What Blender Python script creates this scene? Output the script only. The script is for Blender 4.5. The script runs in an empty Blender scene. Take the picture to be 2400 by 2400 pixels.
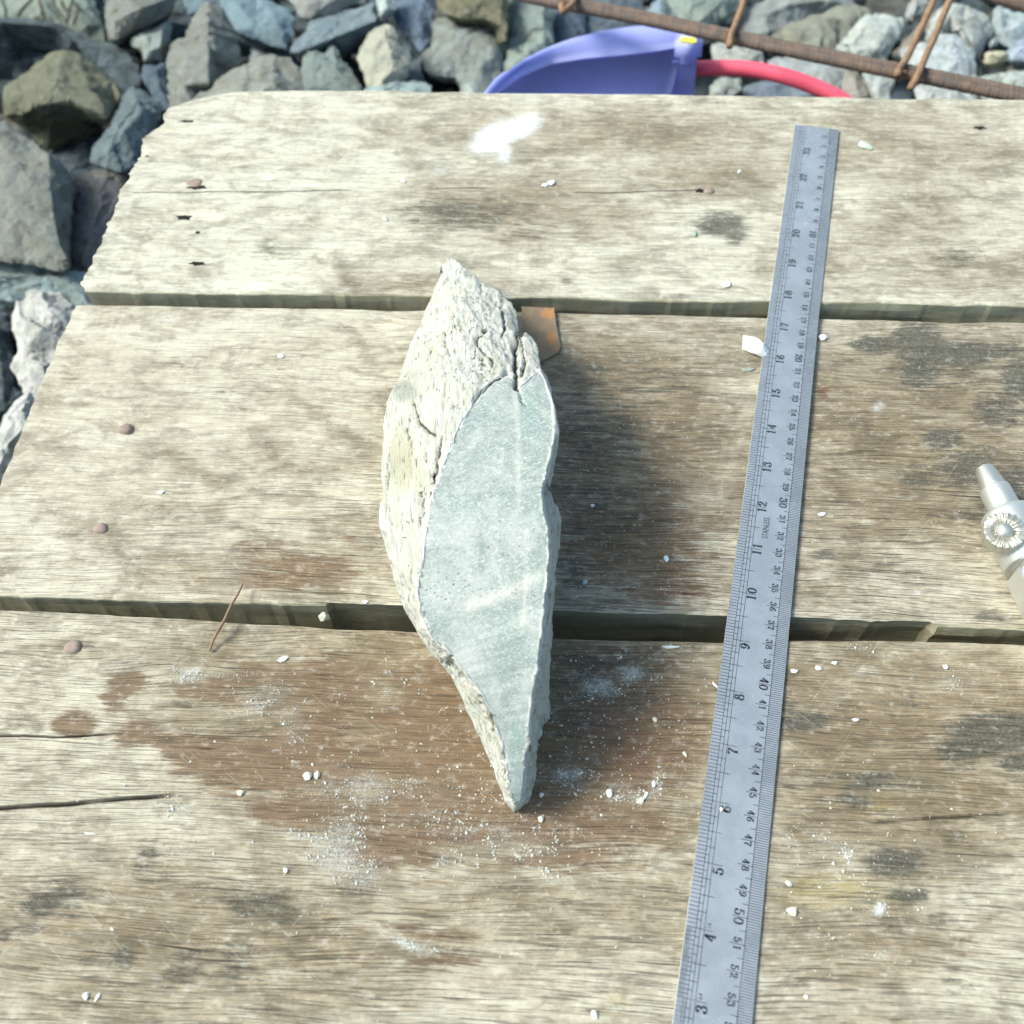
import bpy, bmesh, math, random
import numpy as np
from mathutils import Vector, Matrix, geometry
random.seed(7); RNG = np.random.default_rng(11)
C = bpy.context.scene.collection
S = 0.01                                   # everything below is written in centimetres

# ------------------------------------------------------------ camera
F_PX, PITCH, ROLL, CAM_H = 2300.0, math.radians(34.2052), math.radians(-2.3041), 40.5434
AP = math.radians(-4.7567)                 # direction of the planks seen from the camera
def rz(v, a):
    c, s = math.cos(a), math.sin(a); return np.array([c*v[0]-s*v[1], s*v[0]+c*v[1], v[2]])
_f = np.array([0, math.sin(PITCH), -math.cos(PITCH)]); _r = np.array([1., 0, 0]); _u = np.cross(_r, _f)
_R0 = _r*math.cos(ROLL)+_u*math.sin(ROLL); _R1 = -_r*math.sin(ROLL)+_u*math.cos(ROLL)
R0, R1, FW = rz(_R0, -AP), rz(_R1, -AP), rz(_f, -AP)
CAM = np.array([0, 0, CAM_H])
cam = bpy.data.cameras.new('camera'); camo = bpy.data.objects.new('camera', cam); C.objects.link(camo)
camo.matrix_world = Matrix(((R0[0], R1[0], -FW[0], 0), (R0[1], R1[1], -FW[1], 0), (R0[2], R1[2], -FW[2], CAM_H*S), (0, 0, 0, 1)))
cam.sensor_width = 36; cam.lens = 36*F_PX/2400; cam.clip_start = 0.01; cam.clip_end = 2000
cam.dof.use_dof = True; cam.dof.focus_distance = 0.47; cam.dof.aperture_fstop = 9.5
sc = bpy.context.scene; sc.camera = camo

# ------------------------------------------------------------ sky and sun
SUN_AZ, SUN_EL = math.radians(-91), math.radians(46)       # azimuth measured from +y towards +x
w = bpy.data.worlds.new('World'); sc.world = w; w.use_nodes = True
nt = w.node_tree; bg = nt.nodes['Background']; sk = nt.nodes.new('ShaderNodeTexSky')
sk.sky_type = 'NISHITA'; sk.sun_disc = False; sk.sun_elevation = SUN_EL; sk.sun_rotation = SUN_AZ % (2*math.pi)
sk.dust_density = 3.0; sk.ozone_density = 0.35
tn_ = nt.nodes.new('ShaderNodeMix'); tn_.data_type = 'RGBA'; tn_.blend_type = 'MULTIPLY'; tn_.inputs[0].default_value = 1; tn_.inputs[7].default_value = (.92, 1.02, .97, 1)
nt.links.new(sk.outputs[0], tn_.inputs[6]); nt.links.new(tn_.outputs[2], bg.inputs[0]); bg.inputs[1].default_value = 0.15
sl = bpy.data.lights.new('sun', 'SUN'); so = bpy.data.objects.new('sun', sl); C.objects.link(so)
sl.energy = 2.4; sl.angle = math.radians(17); sl.color = (1.0, 0.972, 0.905)
sd = Vector((math.sin(SUN_AZ)*math.cos(SUN_EL), math.cos(SUN_AZ)*math.cos(SUN_EL), math.sin(SUN_EL)))
so.rotation_euler = sd.to_track_quat('Z', 'Y').to_euler(); so.location = sd*3
sc.view_settings.view_transform = 'Standard'; sc.view_settings.look = 'None'
sc.view_settings.gamma = 1; sc.view_settings.use_curve_mapping = False
sc.view_settings.exposure = 0.94
sc.render.engine = 'CYCLES'

# ------------------------------------------------------------ measuring helpers (photo pixel -> point on a surface of the place)
def ray(px, py):
    d = FW*F_PX + R0*(px-1200.) - R1*(py-1200.); return d/np.linalg.norm(d)
def at(px, py, z=0.0, k=0.0, y0=0.0):      # surface z = z + k*(y-y0)
    d = ray(px, py); t = (z + k*(CAM[1]-y0) - CAM[2])/(d[2]-k*d[1]); return CAM+d*t
def pix(P):                                # array of points -> pixels, used to lay stains and painted shade on the boards
    Q = np.asarray(P, float)-CAM; z = Q@FW
    return 1200+F_PX*(Q@R0)/z, 1200-F_PX*(Q@R1)/z
KT, YT = 0.055, 42.0                       # the far board is tipped up a little
def hs(P):
    x, y = P[0], P[1]; P[2] += float(fbm(x*.05, y*.22, 2.2, o=3)*.14+fbm(x*.5, y*3.2, 6.2, o=3)*.028); return P
def top(px, py, h=0.0): return hs(at(px, py, h, KT, YT))
ZM, ZB = -0.25, -0.12
def mid(px, py, h=0.0): return hs(at(px, py, ZM+h))
def bot(px, py, h=0.0): return hs(at(px, py, ZB+h))

# ------------------------------------------------------------ numpy noise
_P = RNG.random((64, 64, 64))

def vnoise(x, y, z=0.0):
    x, y, z = np.broadcast_arrays(np.asarray(x, float), y, z)
    xi, yi, zi = np.floor(x).astype(int), np.floor(y).astype(int), np.floor(z).astype(int)
    fx, fy, fz = x-xi, y-yi, z-zi
    fx = fx*fx*(3-2*fx); fy = fy*fy*(3-2*fy); fz = fz*fz*(3-2*fz)
    g = lambda a, b, c: _P[(xi+a) & 63, (yi+b) & 63, (zi+c) & 63]
    l = lambda a, b, t: a+(b-a)*t
    return l(l(l(g(0,0,0), g(1,0,0), fx), l(g(0,1,0), g(1,1,0), fx), fy), l(l(g(0,0,1), g(1,0,1), fx), l(g(0,1,1), g(1,1,1), fx), fy), fz)-0.5
def fbm(x, y, z=0.0, o=4, g=0.5):
    s = 0; a = 1.
    for i in range(o): s = s+a*vnoise(np.asarray(x)*2**i+i*7.3, np.asarray(y)*2**i+i*3.1, np.asarray(z)*2**i+i*5.7); a *= g
    return s

# ------------------------------------------------------------ objects
def mk(name, V, Fc, mat=None, parent=None, loc=None, smooth=False, attrs=None, mats=None, midx=None):
    V = np.asarray(V, float)
    ploc = np.array(parent['_loc']) if parent is not None else np.zeros(3)
    if loc is None: loc = ploc if parent is not None else np.array([V[:, 0].mean(), V[:, 1].mean(), V[:, 2].min()])
    loc = np.asarray(loc, float)
    me = bpy.data.meshes.new(name); me.from_pydata(((V-loc)*S).tolist(), [], [list(map(int, f)) for f in Fc]); me.update()
    if mats: [me.materials.append(m) for m in mats]
    elif mat: me.materials.append(mat)
    if midx is not None: me.polygons.foreach_set('material_index', np.asarray(midx, dtype=np.int32))
    if smooth: me.polygons.foreach_set('use_smooth', [True]*len(me.polygons))
    for k, a in (attrs or {}).items():
        t = me.attributes.new(k, 'FLOAT', 'POINT'); t.data.foreach_set('value', np.asarray(a, dtype=np.float32))
    o = bpy.data.objects.new(name, me); C.objects.link(o); o.location = (loc-ploc)*S
    if parent is not None: o.parent = parent
    o['_loc'] = [float(q) for q in loc]
    return o
def empty(name, loc):
    o = bpy.data.objects.new(name, None); C.objects.link(o); o.location = np.asarray(loc)*S; o['_loc'] = [float(q) for q in loc]
    o.empty_display_size = 0.02
    return o
def tag(o, label, cat, group=None):
    o['label'] = label; o['category'] = cat
    if group: o['group'] = group
    return o
def tube(pts, r, n=10, caps=True):
    P = np.asarray(pts, float); m = len(P); R = np.full(m, r) if np.isscalar(r) else np.asarray(r, float)
    V = []; prev = None
    for i in range(m):
        t = P[min(i+1, m-1)]-P[max(i-1, 0)]; t /= np.linalg.norm(t)
        if prev is None: a = np.cross(t, [0, 0, 1.]) if abs(t[2]) < .9 else np.cross(t, [1., 0, 0])
        else: a = prev-t*(prev@t)
        a /= np.linalg.norm(a); b = np.cross(t, a); prev = a
        for k in range(n):
            q = 2*math.pi*k/n; V.append(P[i]+R[i]*(a*math.cos(q)+b*math.sin(q)))
    Fc = [(i*n+k, i*n+(k+1) % n, (i+1)*n+(k+1) % n, (i+1)*n+k) for i in range(m-1) for k in range(n)]
    if caps: Fc += [tuple(range(n))[::-1], tuple((m-1)*n+k for k in range(n))]
    return V, Fc
def smooth_path(pts, n=6):
    P = [np.asarray(p, float) for p in pts]; P = [2*P[0]-P[1]]+P+[2*P[-1]-P[-2]]; out = []
    for i in range(1, len(P)-2):
        for j in range(n):
            t = j/n; a, b, c, d = P[i-1:i+3]
            out.append(.5*((2*b)+(c-a)*t+(2*a-5*b+4*c-d)*t*t+(3*b-a-3*c+d)*t**3))
    out.append(P[-2]); return np.array(out)
def box(c, ex, ey, ez, hx, hy, hz):
    c = np.asarray(c, float); V = [c+np.asarray(ex)*hx*i+np.asarray(ey)*hy*j+np.asarray(ez)*hz*k for i in (-1, 1) for j in (-1, 1) for k in (-1, 1)]
    return V, [(0,1,3,2), (4,6,7,5), (0,4,5,1), (2,3,7,6), (0,2,6,4), (1,5,7,3)]
class MB:
    def __init__(s): s.V, s.F, s.m = [], [], []
    def add(s, vf, m=0):
        o = len(s.V); s.V += [np.asarray(v, float) for v in vf[0]]; s.F += [tuple(i+o for i in f) for f in vf[1]]; s.m += [m]*len(vf[1]); return s
X, Y, Z = np.array([1., 0, 0]), np.array([0, 1., 0]), np.array([0, 0, 1.])

# ------------------------------------------------------------ materials
class NT:
    def __init__(s, name):
        s.m = bpy.data.materials.new(name); s.m.use_nodes = True; s.t = s.m.node_tree; s.n = s.t.nodes
        s.b = s.n['Principled BSDF']; s.out = s.n['Material Output']
    def link(s, a, b): s.t.links.new(a, b)
    def obj(s, scale=(100, 100, 100), rot=(0, 0, 0)):
        c = s.n.new('ShaderNodeTexCoord'); mp = s.n.new('ShaderNodeMapping'); mp.vector_type = 'POINT'
        mp.inputs['Scale'].default_value = scale; mp.inputs['Rotation'].default_value = rot; s.link(c.outputs['Object'], mp.inputs[0]); return mp.outputs[0]
    def map(s, v, scale, loc=(0, 0, 0)):
        mp = s.n.new('ShaderNodeMapping'); mp.inputs['Scale'].default_value = scale; mp.inputs['Location'].default_value = loc; s.link(v, mp.inputs[0]); return mp.outputs[0]
    def noise(s, v, scale=1., detail=4., rough=.55, dist=0.):
        k = s.n.new('ShaderNodeTexNoise'); k.inputs['Scale'].default_value = scale; k.inputs['Detail'].default_value = detail
        k.inputs['Roughness'].default_value = rough; k.inputs['Distortion'].default_value = dist; s.link(v, k.inputs['Vector']); return k.outputs['Fac']
    def vor(s, v, scale=1., feat='F1', out='Distance'):
        k = s.n.new('ShaderNodeTexVoronoi'); k.feature = feat; k.inputs['Scale'].default_value = scale; s.link(v, k.inputs['Vector']); return k.outputs[out]
    def ramp(s, v, stops):
        r = s.n.new('ShaderNodeValToRGB'); e = r.color_ramp.elements
        while len(e) < len(stops): e.new(0.5)
        for q, (p, c) in zip(e, stops): q.position = p; q.color = (c, c, c, 1) if np.isscalar(c) else (*c, 1)
        s.link(v, r.inputs[0]); return r.outputs[0]
    def mr(s, v, a, b, c=0., d=1.):
        k = s.n.new('ShaderNodeMapRange'); k.interpolation_type = 'SMOOTHSTEP'
        for i, q in zip((1, 2, 3, 4), (a, b, c, d)): k.inputs[i].default_value = q
        s.link(v, k.inputs[0]); return k.outputs[0]
    def math(s, op, a, b=0., c=0.):
        k = s.n.new('ShaderNodeMath'); k.operation = op
        for i, q in enumerate((a, b, c)):
            if isinstance(q, (int, float)): k.inputs[i].default_value = q
            else: s.link(q, k.inputs[i])
        return k.outputs[0]
    def mix(s, f, a, b, mode='MIX'):
        k = s.n.new('ShaderNodeMix'); k.data_type = 'RGBA'; k.blend_type = mode
        for i, q in ((0, f), (6, a), (7, b)):
            if isinstance(q, (int, float)): k.inputs[i].default_value = q
            elif isinstance(q, tuple): k.inputs[i].default_value = (*q, 1)
            else: s.link(q, k.inputs[i])
        return k.outputs[2]
    def attr(s, name):
        k = s.n.new('ShaderNodeAttribute'); k.attribute_name = name; return k.outputs['Fac']
    def bump(s, h, strength=.5, dist=.001, prev=None):
        k = s.n.new('ShaderNodeBump'); k.inputs['Strength'].default_value = strength; k.inputs['Distance'].default_value = dist
        s.link(h, k.inputs['Height'])
        if prev is not None: s.link(prev, k.inputs['Normal'])
        return k.outputs[0]
    def done(s, col=None, rough=.8, normal=None, metal=0., spec=.3):
        if col is not None:
            if isinstance(col, tuple): s.b.inputs['Base Color'].default_value = (*col, 1)
            else: s.link(col, s.b.inputs['Base Color'])
        if isinstance(rough, (int, float)): s.b.inputs['Roughness'].default_value = rough
        else: s.link(rough, s.b.inputs['Roughness'])
        s.b.inputs['Metallic'].default_value = metal; s.b.inputs['Specular IOR Level'].default_value = spec
        if normal is not None: s.link(normal, s.b.inputs['Normal'])
        return s.m

def wood_material(name, light, mid_c, tan_c, off, SAWF=.12):
    n = NT(name); v = n.obj()
    v = n.map(v, (1, 1, 1), off)
    # gentle waviness of the grain
    wv = n.noise(n.map(v, (.07, .2, .2)), 1, 2)
    sep = n.n.new('ShaderNodeSeparateXYZ'); n.link(v, sep.inputs[0]); cmb = n.n.new('ShaderNodeCombineXYZ')
    n.link(sep.outputs[0], cmb.inputs[0]); n.link(n.math('ADD', sep.outputs[1], n.math('MULTIPLY', wv, 1.6)), cmb.inputs[1]); n.link(sep.outputs[2], cmb.inputs[2])
    g = cmb.outputs[0]
    streak = n.noise(n.map(g, (.06, 2.2, 2.2)), 1, 6, .6)
    fine = n.noise(n.map(g, (.32, 27, 27)), 1, 5, .72)
    mid_ = n.noise(n.map(g, (.22, 10., 10.), (2, 5, 1)), 1, 7, .68)
    pore = n.noise(n.map(g, (.55, 27, 27), (3, 9, 1)), 1, 2, .5)
    crackn = n.noise(n.map(g, (.20, 19, 19), (13, 2, 1)), 1, 3, .5)
    scv = n.noise(n.map(n.obj(rot=(0, 0, math.radians(38))), (.35, 24, 24)), 1, 3, .5); scw = n.noise(n.map(n.obj(rot=(0, 0, math.radians(-52))), (.45, 22, 22), (4, 4, 1)), 1, 3, .5)
    blotch = n.noise(n.map(v, (.20, .34, .34)), 1, 9, .72, .5)
    mott = n.noise(n.map(v, (.42, .80, .80), (4, 6, 2)), 1, 8, .66, .5)
    grunge = n.noise(n.map(v, (2.2, 3.4, 3.4), (8, 1, 4)), 1, 7, .62)
    saw = n.noise(n.map(v, (5.5, .35, .35), (1, 7, 3)), 1, 5, .65)
    speck = n.noise(n.map(v, (7., 9., 9.)), 1, 6, .75)
    patch = n.noise(n.map(v, (.8, 3.0, 3.0)), 1, 9, .74, .3)
    tan = n.attr('tan')
    base = n.mix(n.mr(n.math('ADD', n.math('MULTIPLY', streak, .55), n.math('MULTIPLY', mid_, .55)), .34, .86), light, mid_c)
    tfac = n.mr(n.math('ADD', tan, n.math('MULTIPLY', n.math('SUBTRACT', n.math('ADD', n.math('MULTIPLY', blotch, .6), n.math('MULTIPLY', patch, .4)), .5), 2.3)), .05, .95)
    base = n.mix(tfac, base, n.mix(n.mr(mid_, .35, .65), tan_c, tuple(q*.62 for q in tan_c)))
    base = n.mix(n.math('MULTIPLY', n.mr(blotch, .50, .68), .42), base, (.15, .14, .10))
    base = n.mix(n.math('MULTIPLY', n.mr(mott, .49, .62), .70), base, n.mix(.55, base, tuple(q*.36 for q in tan_c)))
    base = n.mix(n.math('MULTIPLY', n.mr(mott, .47, .34), .40), base, n.mix(.5, base, light))
    def mask(a, nz, amp, lo=.34, hi=.66): return n.mr(n.math('ADD', a, n.math('MULTIPLY', n.math('SUBTRACT', nz, .5), amp)), lo, hi)
    both = n.math('ADD', n.math('MULTIPLY', patch, .55), n.math('MULTIPLY', mid_, .45))
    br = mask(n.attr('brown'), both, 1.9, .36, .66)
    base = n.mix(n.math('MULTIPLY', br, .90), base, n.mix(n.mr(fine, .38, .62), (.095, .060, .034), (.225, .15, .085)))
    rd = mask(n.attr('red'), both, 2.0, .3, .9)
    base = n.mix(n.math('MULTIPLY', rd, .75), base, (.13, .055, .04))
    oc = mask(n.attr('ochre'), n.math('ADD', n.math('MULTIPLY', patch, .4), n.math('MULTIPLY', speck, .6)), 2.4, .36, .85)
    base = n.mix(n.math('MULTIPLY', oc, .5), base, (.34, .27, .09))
    gm = mask(n.attr('grime_shade'), n.math('ADD', n.math('MULTIPLY', patch, .45), n.math('MULTIPLY', n.math('ADD', mid_, fine), .28)), 2.6, .38, .74)
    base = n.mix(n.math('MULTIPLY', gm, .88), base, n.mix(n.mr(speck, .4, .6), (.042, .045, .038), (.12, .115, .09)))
    # worn, gritty surface and fine grain lines with open pores
    base = n.mix(n.math('MULTIPLY', n.mr(grunge, .52, .68), .36), base, n.mix(.5, base, (.05, .045, .03)))
    base = n.mix(n.math('MULTIPLY', n.mr(grunge, .46, .32), .34), base, n.mix(.55, base, (.80, .79, .70)))
    base = n.mix(n.math('MULTIPLY', n.mr(saw, .52, .68), SAWF), base, (.16, .15, .105))
    base = n.mix(n.math('MULTIPLY', n.math('MULTIPLY', n.mr(fine, .50, .68), n.mr(tfac, 0, 1, .45, 1.)), .45), base, n.mix(.72, base, (.05, .042, .028)))
    pm = n.math('MULTIPLY', n.mr(pore, .56, .64), n.attr('pores'))
    base = n.mix(n.math('MULTIPLY', pm, .62), base, (.06, .05, .034))
    ck = n.math('MULTIPLY', n.math('MULTIPLY', n.mr(crackn, .645, .69), .85), n.attr('pores'))
    base = n.mix(ck, base, (.03, .027, .018))
    base = n.mix(n.math('MULTIPLY', n.math('ADD', n.mr(scv, .66, .72), n.mr(scw, .68, .74)), .45), base, n.mix(.5, base, (.75, .72, .60)))
    cr = n.attr('crack'); base = n.mix(cr, base, (.02, .018, .012))
    moss = n.attr('edge')
    base = n.mix(n.math('MULTIPLY', moss, n.mr(patch, .25, .6, .5, .8)), base, (.32, .30, .19))
    # stone dust
    du = mask(n.attr('dust'), n.math('ADD', n.math('MULTIPLY', n.noise(n.map(v, (16, 16, 16)), 1, 5, .75), .6), n.math('MULTIPLY', patch, .4)), 4.2, .55, 1.0)
    base = n.mix(n.math('MULTIPLY', du, .5), base, (.60, .61, .57))
    film = n.mr(n.math('ADD', n.attr('dust'), n.math('MULTIPLY', n.math('SUBTRACT', patch, .5), 1.6)), .15, 1.1)
    base = n.mix(n.math('MULTIPLY', film, .15), base, (.42, .42, .37))
    po = mask(n.attr('powder'), n.math('ADD', n.math('MULTIPLY', speck, .5), n.math('MULTIPLY', patch, .5)), 2.2, .30, .85)
    base = n.mix(n.math('MULTIPLY', n.math('MULTIPLY', po, .85), n.mr(fine, .68, .5, .35, 1.)), base, (.60, .63, .63))
    h = n.math('ADD', n.math('MULTIPLY', fine, .5), n.math('MULTIPLY', streak, .15))
    h = n.math('SUBTRACT', h, n.math('MULTIPLY', pm, .55)); h = n.math('SUBTRACT', h, n.math('MULTIPLY', ck, 1.2))
    h = n.math('ADD', h, n.math('MULTIPLY', speck, .25)); h = n.math('ADD', h, n.math('MULTIPLY', du, .3))
    nb = n.bump(h, .75, .0005)
    return n.done(base, n.mr(gm, 0, 1, .72, .9), nb, spec=.25)
M = {}
M['wood_top'] = wood_material('weathered_board_far', (.59, .575, .465), (.44, .42, .33), (.30, .25, .17), (0, 0, 0), .16)
M['wood_mid'] = wood_material('weathered_board_middle', (.55, .525, .42), (.38, .34, .25), (.25, .19, .115), (37, 11, 5))
M['wood_bot'] = wood_material('weathered_board_near', (.53, .505, .395), (.35, .31, .225), (.25, .19, .112), (71, 43, 9))

def rock_material(name, kind):
    n = NT(name); v = n.obj(); oi = n.n.new('ShaderNodeObjectInfo')
    rnd = n.n.new('ShaderNodeVectorMath'); rnd.operation = 'ADD'; n.link(v, rnd.inputs[0])
    k = n.n.new('ShaderNodeCombineXYZ'); n.link(n.math('MULTIPLY', oi.outputs['Random'], 90.), k.inputs[0]); n.link(k.outputs[0], rnd.inputs[1]); v = rnd.outputs[0]
    a = n.noise(v, .45, 6, .6); b = n.noise(v, 1.9, 8, .68); c = n.noise(n.map(v, (.5, 2.2, 1.3)), 1.2, 6, .6)
    col = oi.outputs['Color']
    base = n.mix(n.mr(a, .38, .66), col, n.mix(.55, col, (.25, .245, .185) if kind == 'tan' else (.22, .29, .30) if kind == 'blue' else (.34, .36, .30)))
    base = n.mix(n.math('MULTIPLY', n.mr(b, .46, .7), .45), base, n.mix(.6, base, (.07, .075, .07)))
    base = n.mix(n.math('MULTIPLY', n.mr(c, .55, .75), .5), base, n.mix(.6, base, (.62, .64, .60)))
    d_ = n.noise(v, 5., 8, .72); base = n.mix(n.math('MULTIPLY', n.mr(d_, .53, .70), .35), base, n.mix(.65, base, (.03, .035, .03)))
    h = n.math('ADD', b, n.math('MULTIPLY', c, .6)); nb = n.bump(h, 1., .008); nb = n.bump(d_, .8, .0025, nb)
    return n.done(base, .85, nb, spec=.25)
M['rock_tan'] = rock_material('weathered_tan_rock', 'tan'); M['rock_blue'] = rock_material('blue_grey_rock', 'blue'); M['rock_pale'] = rock_material('pale_green_rock', 'pale')

# ------------------------------------------------------------ ground under everything
gx = np.linspace(-260, 300, 150); gy = np.linspace(-120, 460, 150); GX, GY = np.meshgrid(gx, gy)
GZ = -43+fbm(GX*.05, GY*.05, o=5)*9-0.0
n = NT('rubble_dirt'); v = n.obj()
dirt = n.mix(n.mr(n.noise(v, .25, 8, .7), .35, .65), (.07, .07, .06), (.20, .19, .16))
M['dirt'] = n.done(dirt, .95, n.bump(n.noise(v, .8, 8, .7), 1., .02))
nn = len(gx)
big = 40000.
o = mk('ground', np.stack([GX.ravel(), GY.ravel(), GZ.ravel()], 1), [(j*nn+i, j*nn+i+1, (j+1)*nn+i+1, (j+1)*nn+i) for j in range(len(gy)-1) for i in range(nn-1)], M['dirt'], smooth=True)
o['kind'] = 'structure'
o = mk('terrain', [(-big, -big, -49.5), (big, -big, -49.5), (big, big, -49.5), (-big, big, -49.5)], [(0, 1, 2, 3)], M['dirt']); o['kind'] = 'structure'

# ------------------------------------------------------------ the board table
NONE = dict.fromkeys(('tan', 'brown', 'red', 'ochre', 'grime_shade', 'dust', 'powder'), ())
def blobs(px, py, lst):
    s = np.zeros_like(px)
    for b in lst:
        x, y, rx, ry, a = b[:5]; ang = math.radians(b[5]) if len(b) > 5 else 0
        dx, dy = px-x, py-y; u = dx*math.cos(ang)+dy*math.sin(ang); q = -dx*math.sin(ang)+dy*math.cos(ang)
        d = (u/rx)**2+(q/ry)**2
        s = np.maximum(s, a*np.exp(-(d**1.3)*.75)) if a > 0 else s+a*np.exp(-d)
    return np.clip(s, 0, 1.2)
def plank(name, ynear, yfar, xl, xr, ztop, thick, mat, st, poresf, cracks=(), edge_noise=.10, parent=None, dx=.3, dy=.16, front=None, label=None):
    """board swept along x; ynear(x), yfar(x) give its long edges, xl(t) its sawn left end"""
    nx = int((xr-xl(.5))/dx)+1; W = yfar(10.)-ynear(10.); ny = int(W/dy)+1
    ts = list(np.linspace(0.0, 1, ny))
    for (ct, *_r) in cracks:                       # extra rows so that a split is real geometry
        for e in (-.06, -.026, 0., .026, .06): ts.append(ct+e/W)
    ts = np.array(sorted(ts)); keep = [0]
    for i in range(1, len(ts)):
        if ts[i]-ts[keep[-1]] > .014/W: keep.append(i)
    ts = ts[keep]
    r = .12
    prof = [(-.0, -thick, 1)]+[(0, -thick*(1-q), 1) for q in (.2, .4, .6, .8)]+[(0., -r, 1), (.25*r, -.35*r, .6)]
    m0 = len(prof); s = np.linspace(0, 1, nx)
    rows = []; info = []
    for (yy, zz, e) in prof: rows.append(('n', yy, zz, e))
    for t in ts[1:-1]: rows.append(('t', t, 0, 0))
    rows += [('f', -.3*r, -.3*r, 0), ('f', 0, -r, 0), ('f', 0, -thick*.5, 0), ('f', 0, -thick, 0)]
    V = np.zeros((len(rows), nx, 3)); E = np.zeros((len(rows), nx)); CR = np.zeros((len(rows), nx))
    for ri, (k, a, b, e) in enumerate(rows):
        t = 0. if k == 'n' else 1. if k == 'f' else a
        x0 = xl(t); x = x0+(xr-x0)*s
        yn, yf = ynear(x)+fbm(x*.35, 3.1, o=6, g=.62)*edge_noise*2-np.maximum(0, fbm(x*1.6, 8.8, o=3)-.16)*.16, yfar(x)+fbm(x*.4, 9.1, o=4)*edge_noise*2
        if k == 't':
            y = yn+(yf-yn)*t; z = np.zeros_like(x)
            for (ct, fn, pres, dep) in cracks:
                wgt = np.exp(-((t-ct)/(1./W))**2); y = y+fn(x)*wgt
                d = abs(t-ct); p = pres(x)
                if d < .012/W: z -= dep*p; CR[ri] = np.maximum(CR[ri], p)
                elif d < .04/W: z -= dep*.45*p; CR[ri] = np.maximum(CR[ri], p*.65)
        else:
            y = (yn if k == 'n' else yf)+a; z = np.full_like(x, b)
            if k == 'n' and b < -.3*r: y = y-.0+fbm(x*.16, b*1.3, 5.5, o=3)*.20+fbm(x*.5, b*7., 5.5, o=3)*.05; y = y+(front(x, b) if front else 0)
        zt = ztop(x, y)+fbm(x*.05, y*.22, 2.2, o=3)*.14+fbm(x*.5, y*3.2, 6.2, o=3)*.028
        V[ri, :, 0] = x; V[ri, :, 1] = y; V[ri, :, 2] = z+zt; E[ri] = e
    jit = fbm(V[..., 1]*.9, 1.3, 4.4, o=6, g=.65)*(.55 if ztop(0., 60.) > .5 else .2)           # sawn end is not a clean line
    V[..., 0] += jit*np.linspace(1, 0, nx)[None, :]**60
    P = V.reshape(-1, 3); px, py = pix(P); shp = {}
    for k in ('tan', 'brown', 'red', 'ochre', 'grime_shade', 'dust', 'powder'): shp[k] = blobs(px, py, st.get(k, ()))
    shp['tan'] = np.clip(shp['tan']+st.get('tan0', .2), 0, 1.2)
    shp['edge'] = E.ravel(); shp['crack'] = CR.ravel(); shp['pores'] = poresf(px, py)
    for k in ('brown', 'red', 'ochre', 'grime_shade', 'dust', 'powder'): shp[k] = shp[k]*(1-E.ravel()*.7)
    nr = len(rows); Fc = [(j*nx+i, j*nx+i+1, (j+1)*nx+i+1, (j+1)*nx+i) for j in range(nr-1) for i in range(nx-1)]
    Fc += [((nr-1)*nx+i, (nr-1)*nx+i+1, i+1, i) for i in range(nx-1)]
    Fc += [tuple(j*nx for j in range(nr)), tuple(j*nx+nx-1 for j in range(nr))[::-1]]
    o = mk(name, P, Fc, mat, parent, smooth=False, attrs=shp)
    if label: o['label'] = label
    return o
def line(fn, pts):
    A = np.array([fn(*p) for p in pts]); A = A[np.argsort(A[:, 0])]; return lambda x: np.interp(x, A[:, 0], A[:, 1])
def lin2(fn, pts):
    A = np.array([fn(*p) for p in pts]); k, b = np.polyfit(A[:, 0], A[:, 1], 1); return lambda x: k*x+b
def endline(fn, pts, yn, yf):
    A = np.array([fn(*p) for p in pts]); t = (A[:, 1]-yn(A[:, 0]))/(yf(A[:, 0])-yn(A[:, 0])); i = np.argsort(t); return lambda q: float(np.interp(q, t[i], A[i, 0]))

table = empty('board_table', (5, 30, -43))
tag(table, 'weathered grey wooden work table of three wide boards holding the stone and ruler', 'table')
# far board
tn = lin2(top, [(201, 682.5), (349, 681), (548, 685.4), (691, 688), (1226, 700.7), (1785, 706), (1947, 711.6), (2393, 714)])
tf = line(top, [(395, 252), (440, 236), (500, 222), (560, 213), (700, 210), (946, 211.6), (1200, 216), (1500, 220), (1785, 223), (2100, 228), (2388, 232), (2700, 236)])
tf0 = lin2(top, [(780, 211), (1700, 222), (2388, 232)])
txl = endline(top, [(200, 683), (196, 655), (217, 600), (245, 545), (262, 503), (280, 450), (300, 416), (316, 372), (334, 335), (352, 290), (378, 262), (400, 249)], tn, tf0)
def c1(x): return np.zeros_like(x)
ca = top(300, 422); cb = top(1640, 447); tcr = float((top(900, 446)[1]-tn(top(900, 446)[0]))/(tf0(0.)-tn(0.)))
cl = line(top, [(300, 422), (440, 447), (640, 452), (800, 447), (1000, 443), (1190, 440), (1340, 452), (1480, 450), (1640, 444), (1700, 446), (2000, 400), (2300, 390)])
def crack_off(x): return cl(x)-(tn(x)+(tf0(x)-tn(x))*tcr)
def pres_from(fn, segs):
    S_ = [(fn(a, y)[0], fn(b, y)[0], s_) for a, b, y, s_ in segs]
    def f(x):
        p = np.zeros_like(x)
        for a, b, s_ in S_: p = np.maximum(p, s_*np.clip((x-a)/1.2, 0, 1)*np.clip((b-x)/1.2, 0, 1))
        return p*np.clip(.95+fbm(x*.9, 4.2, o=3)*.9, 0, 1)
    return f
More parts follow.
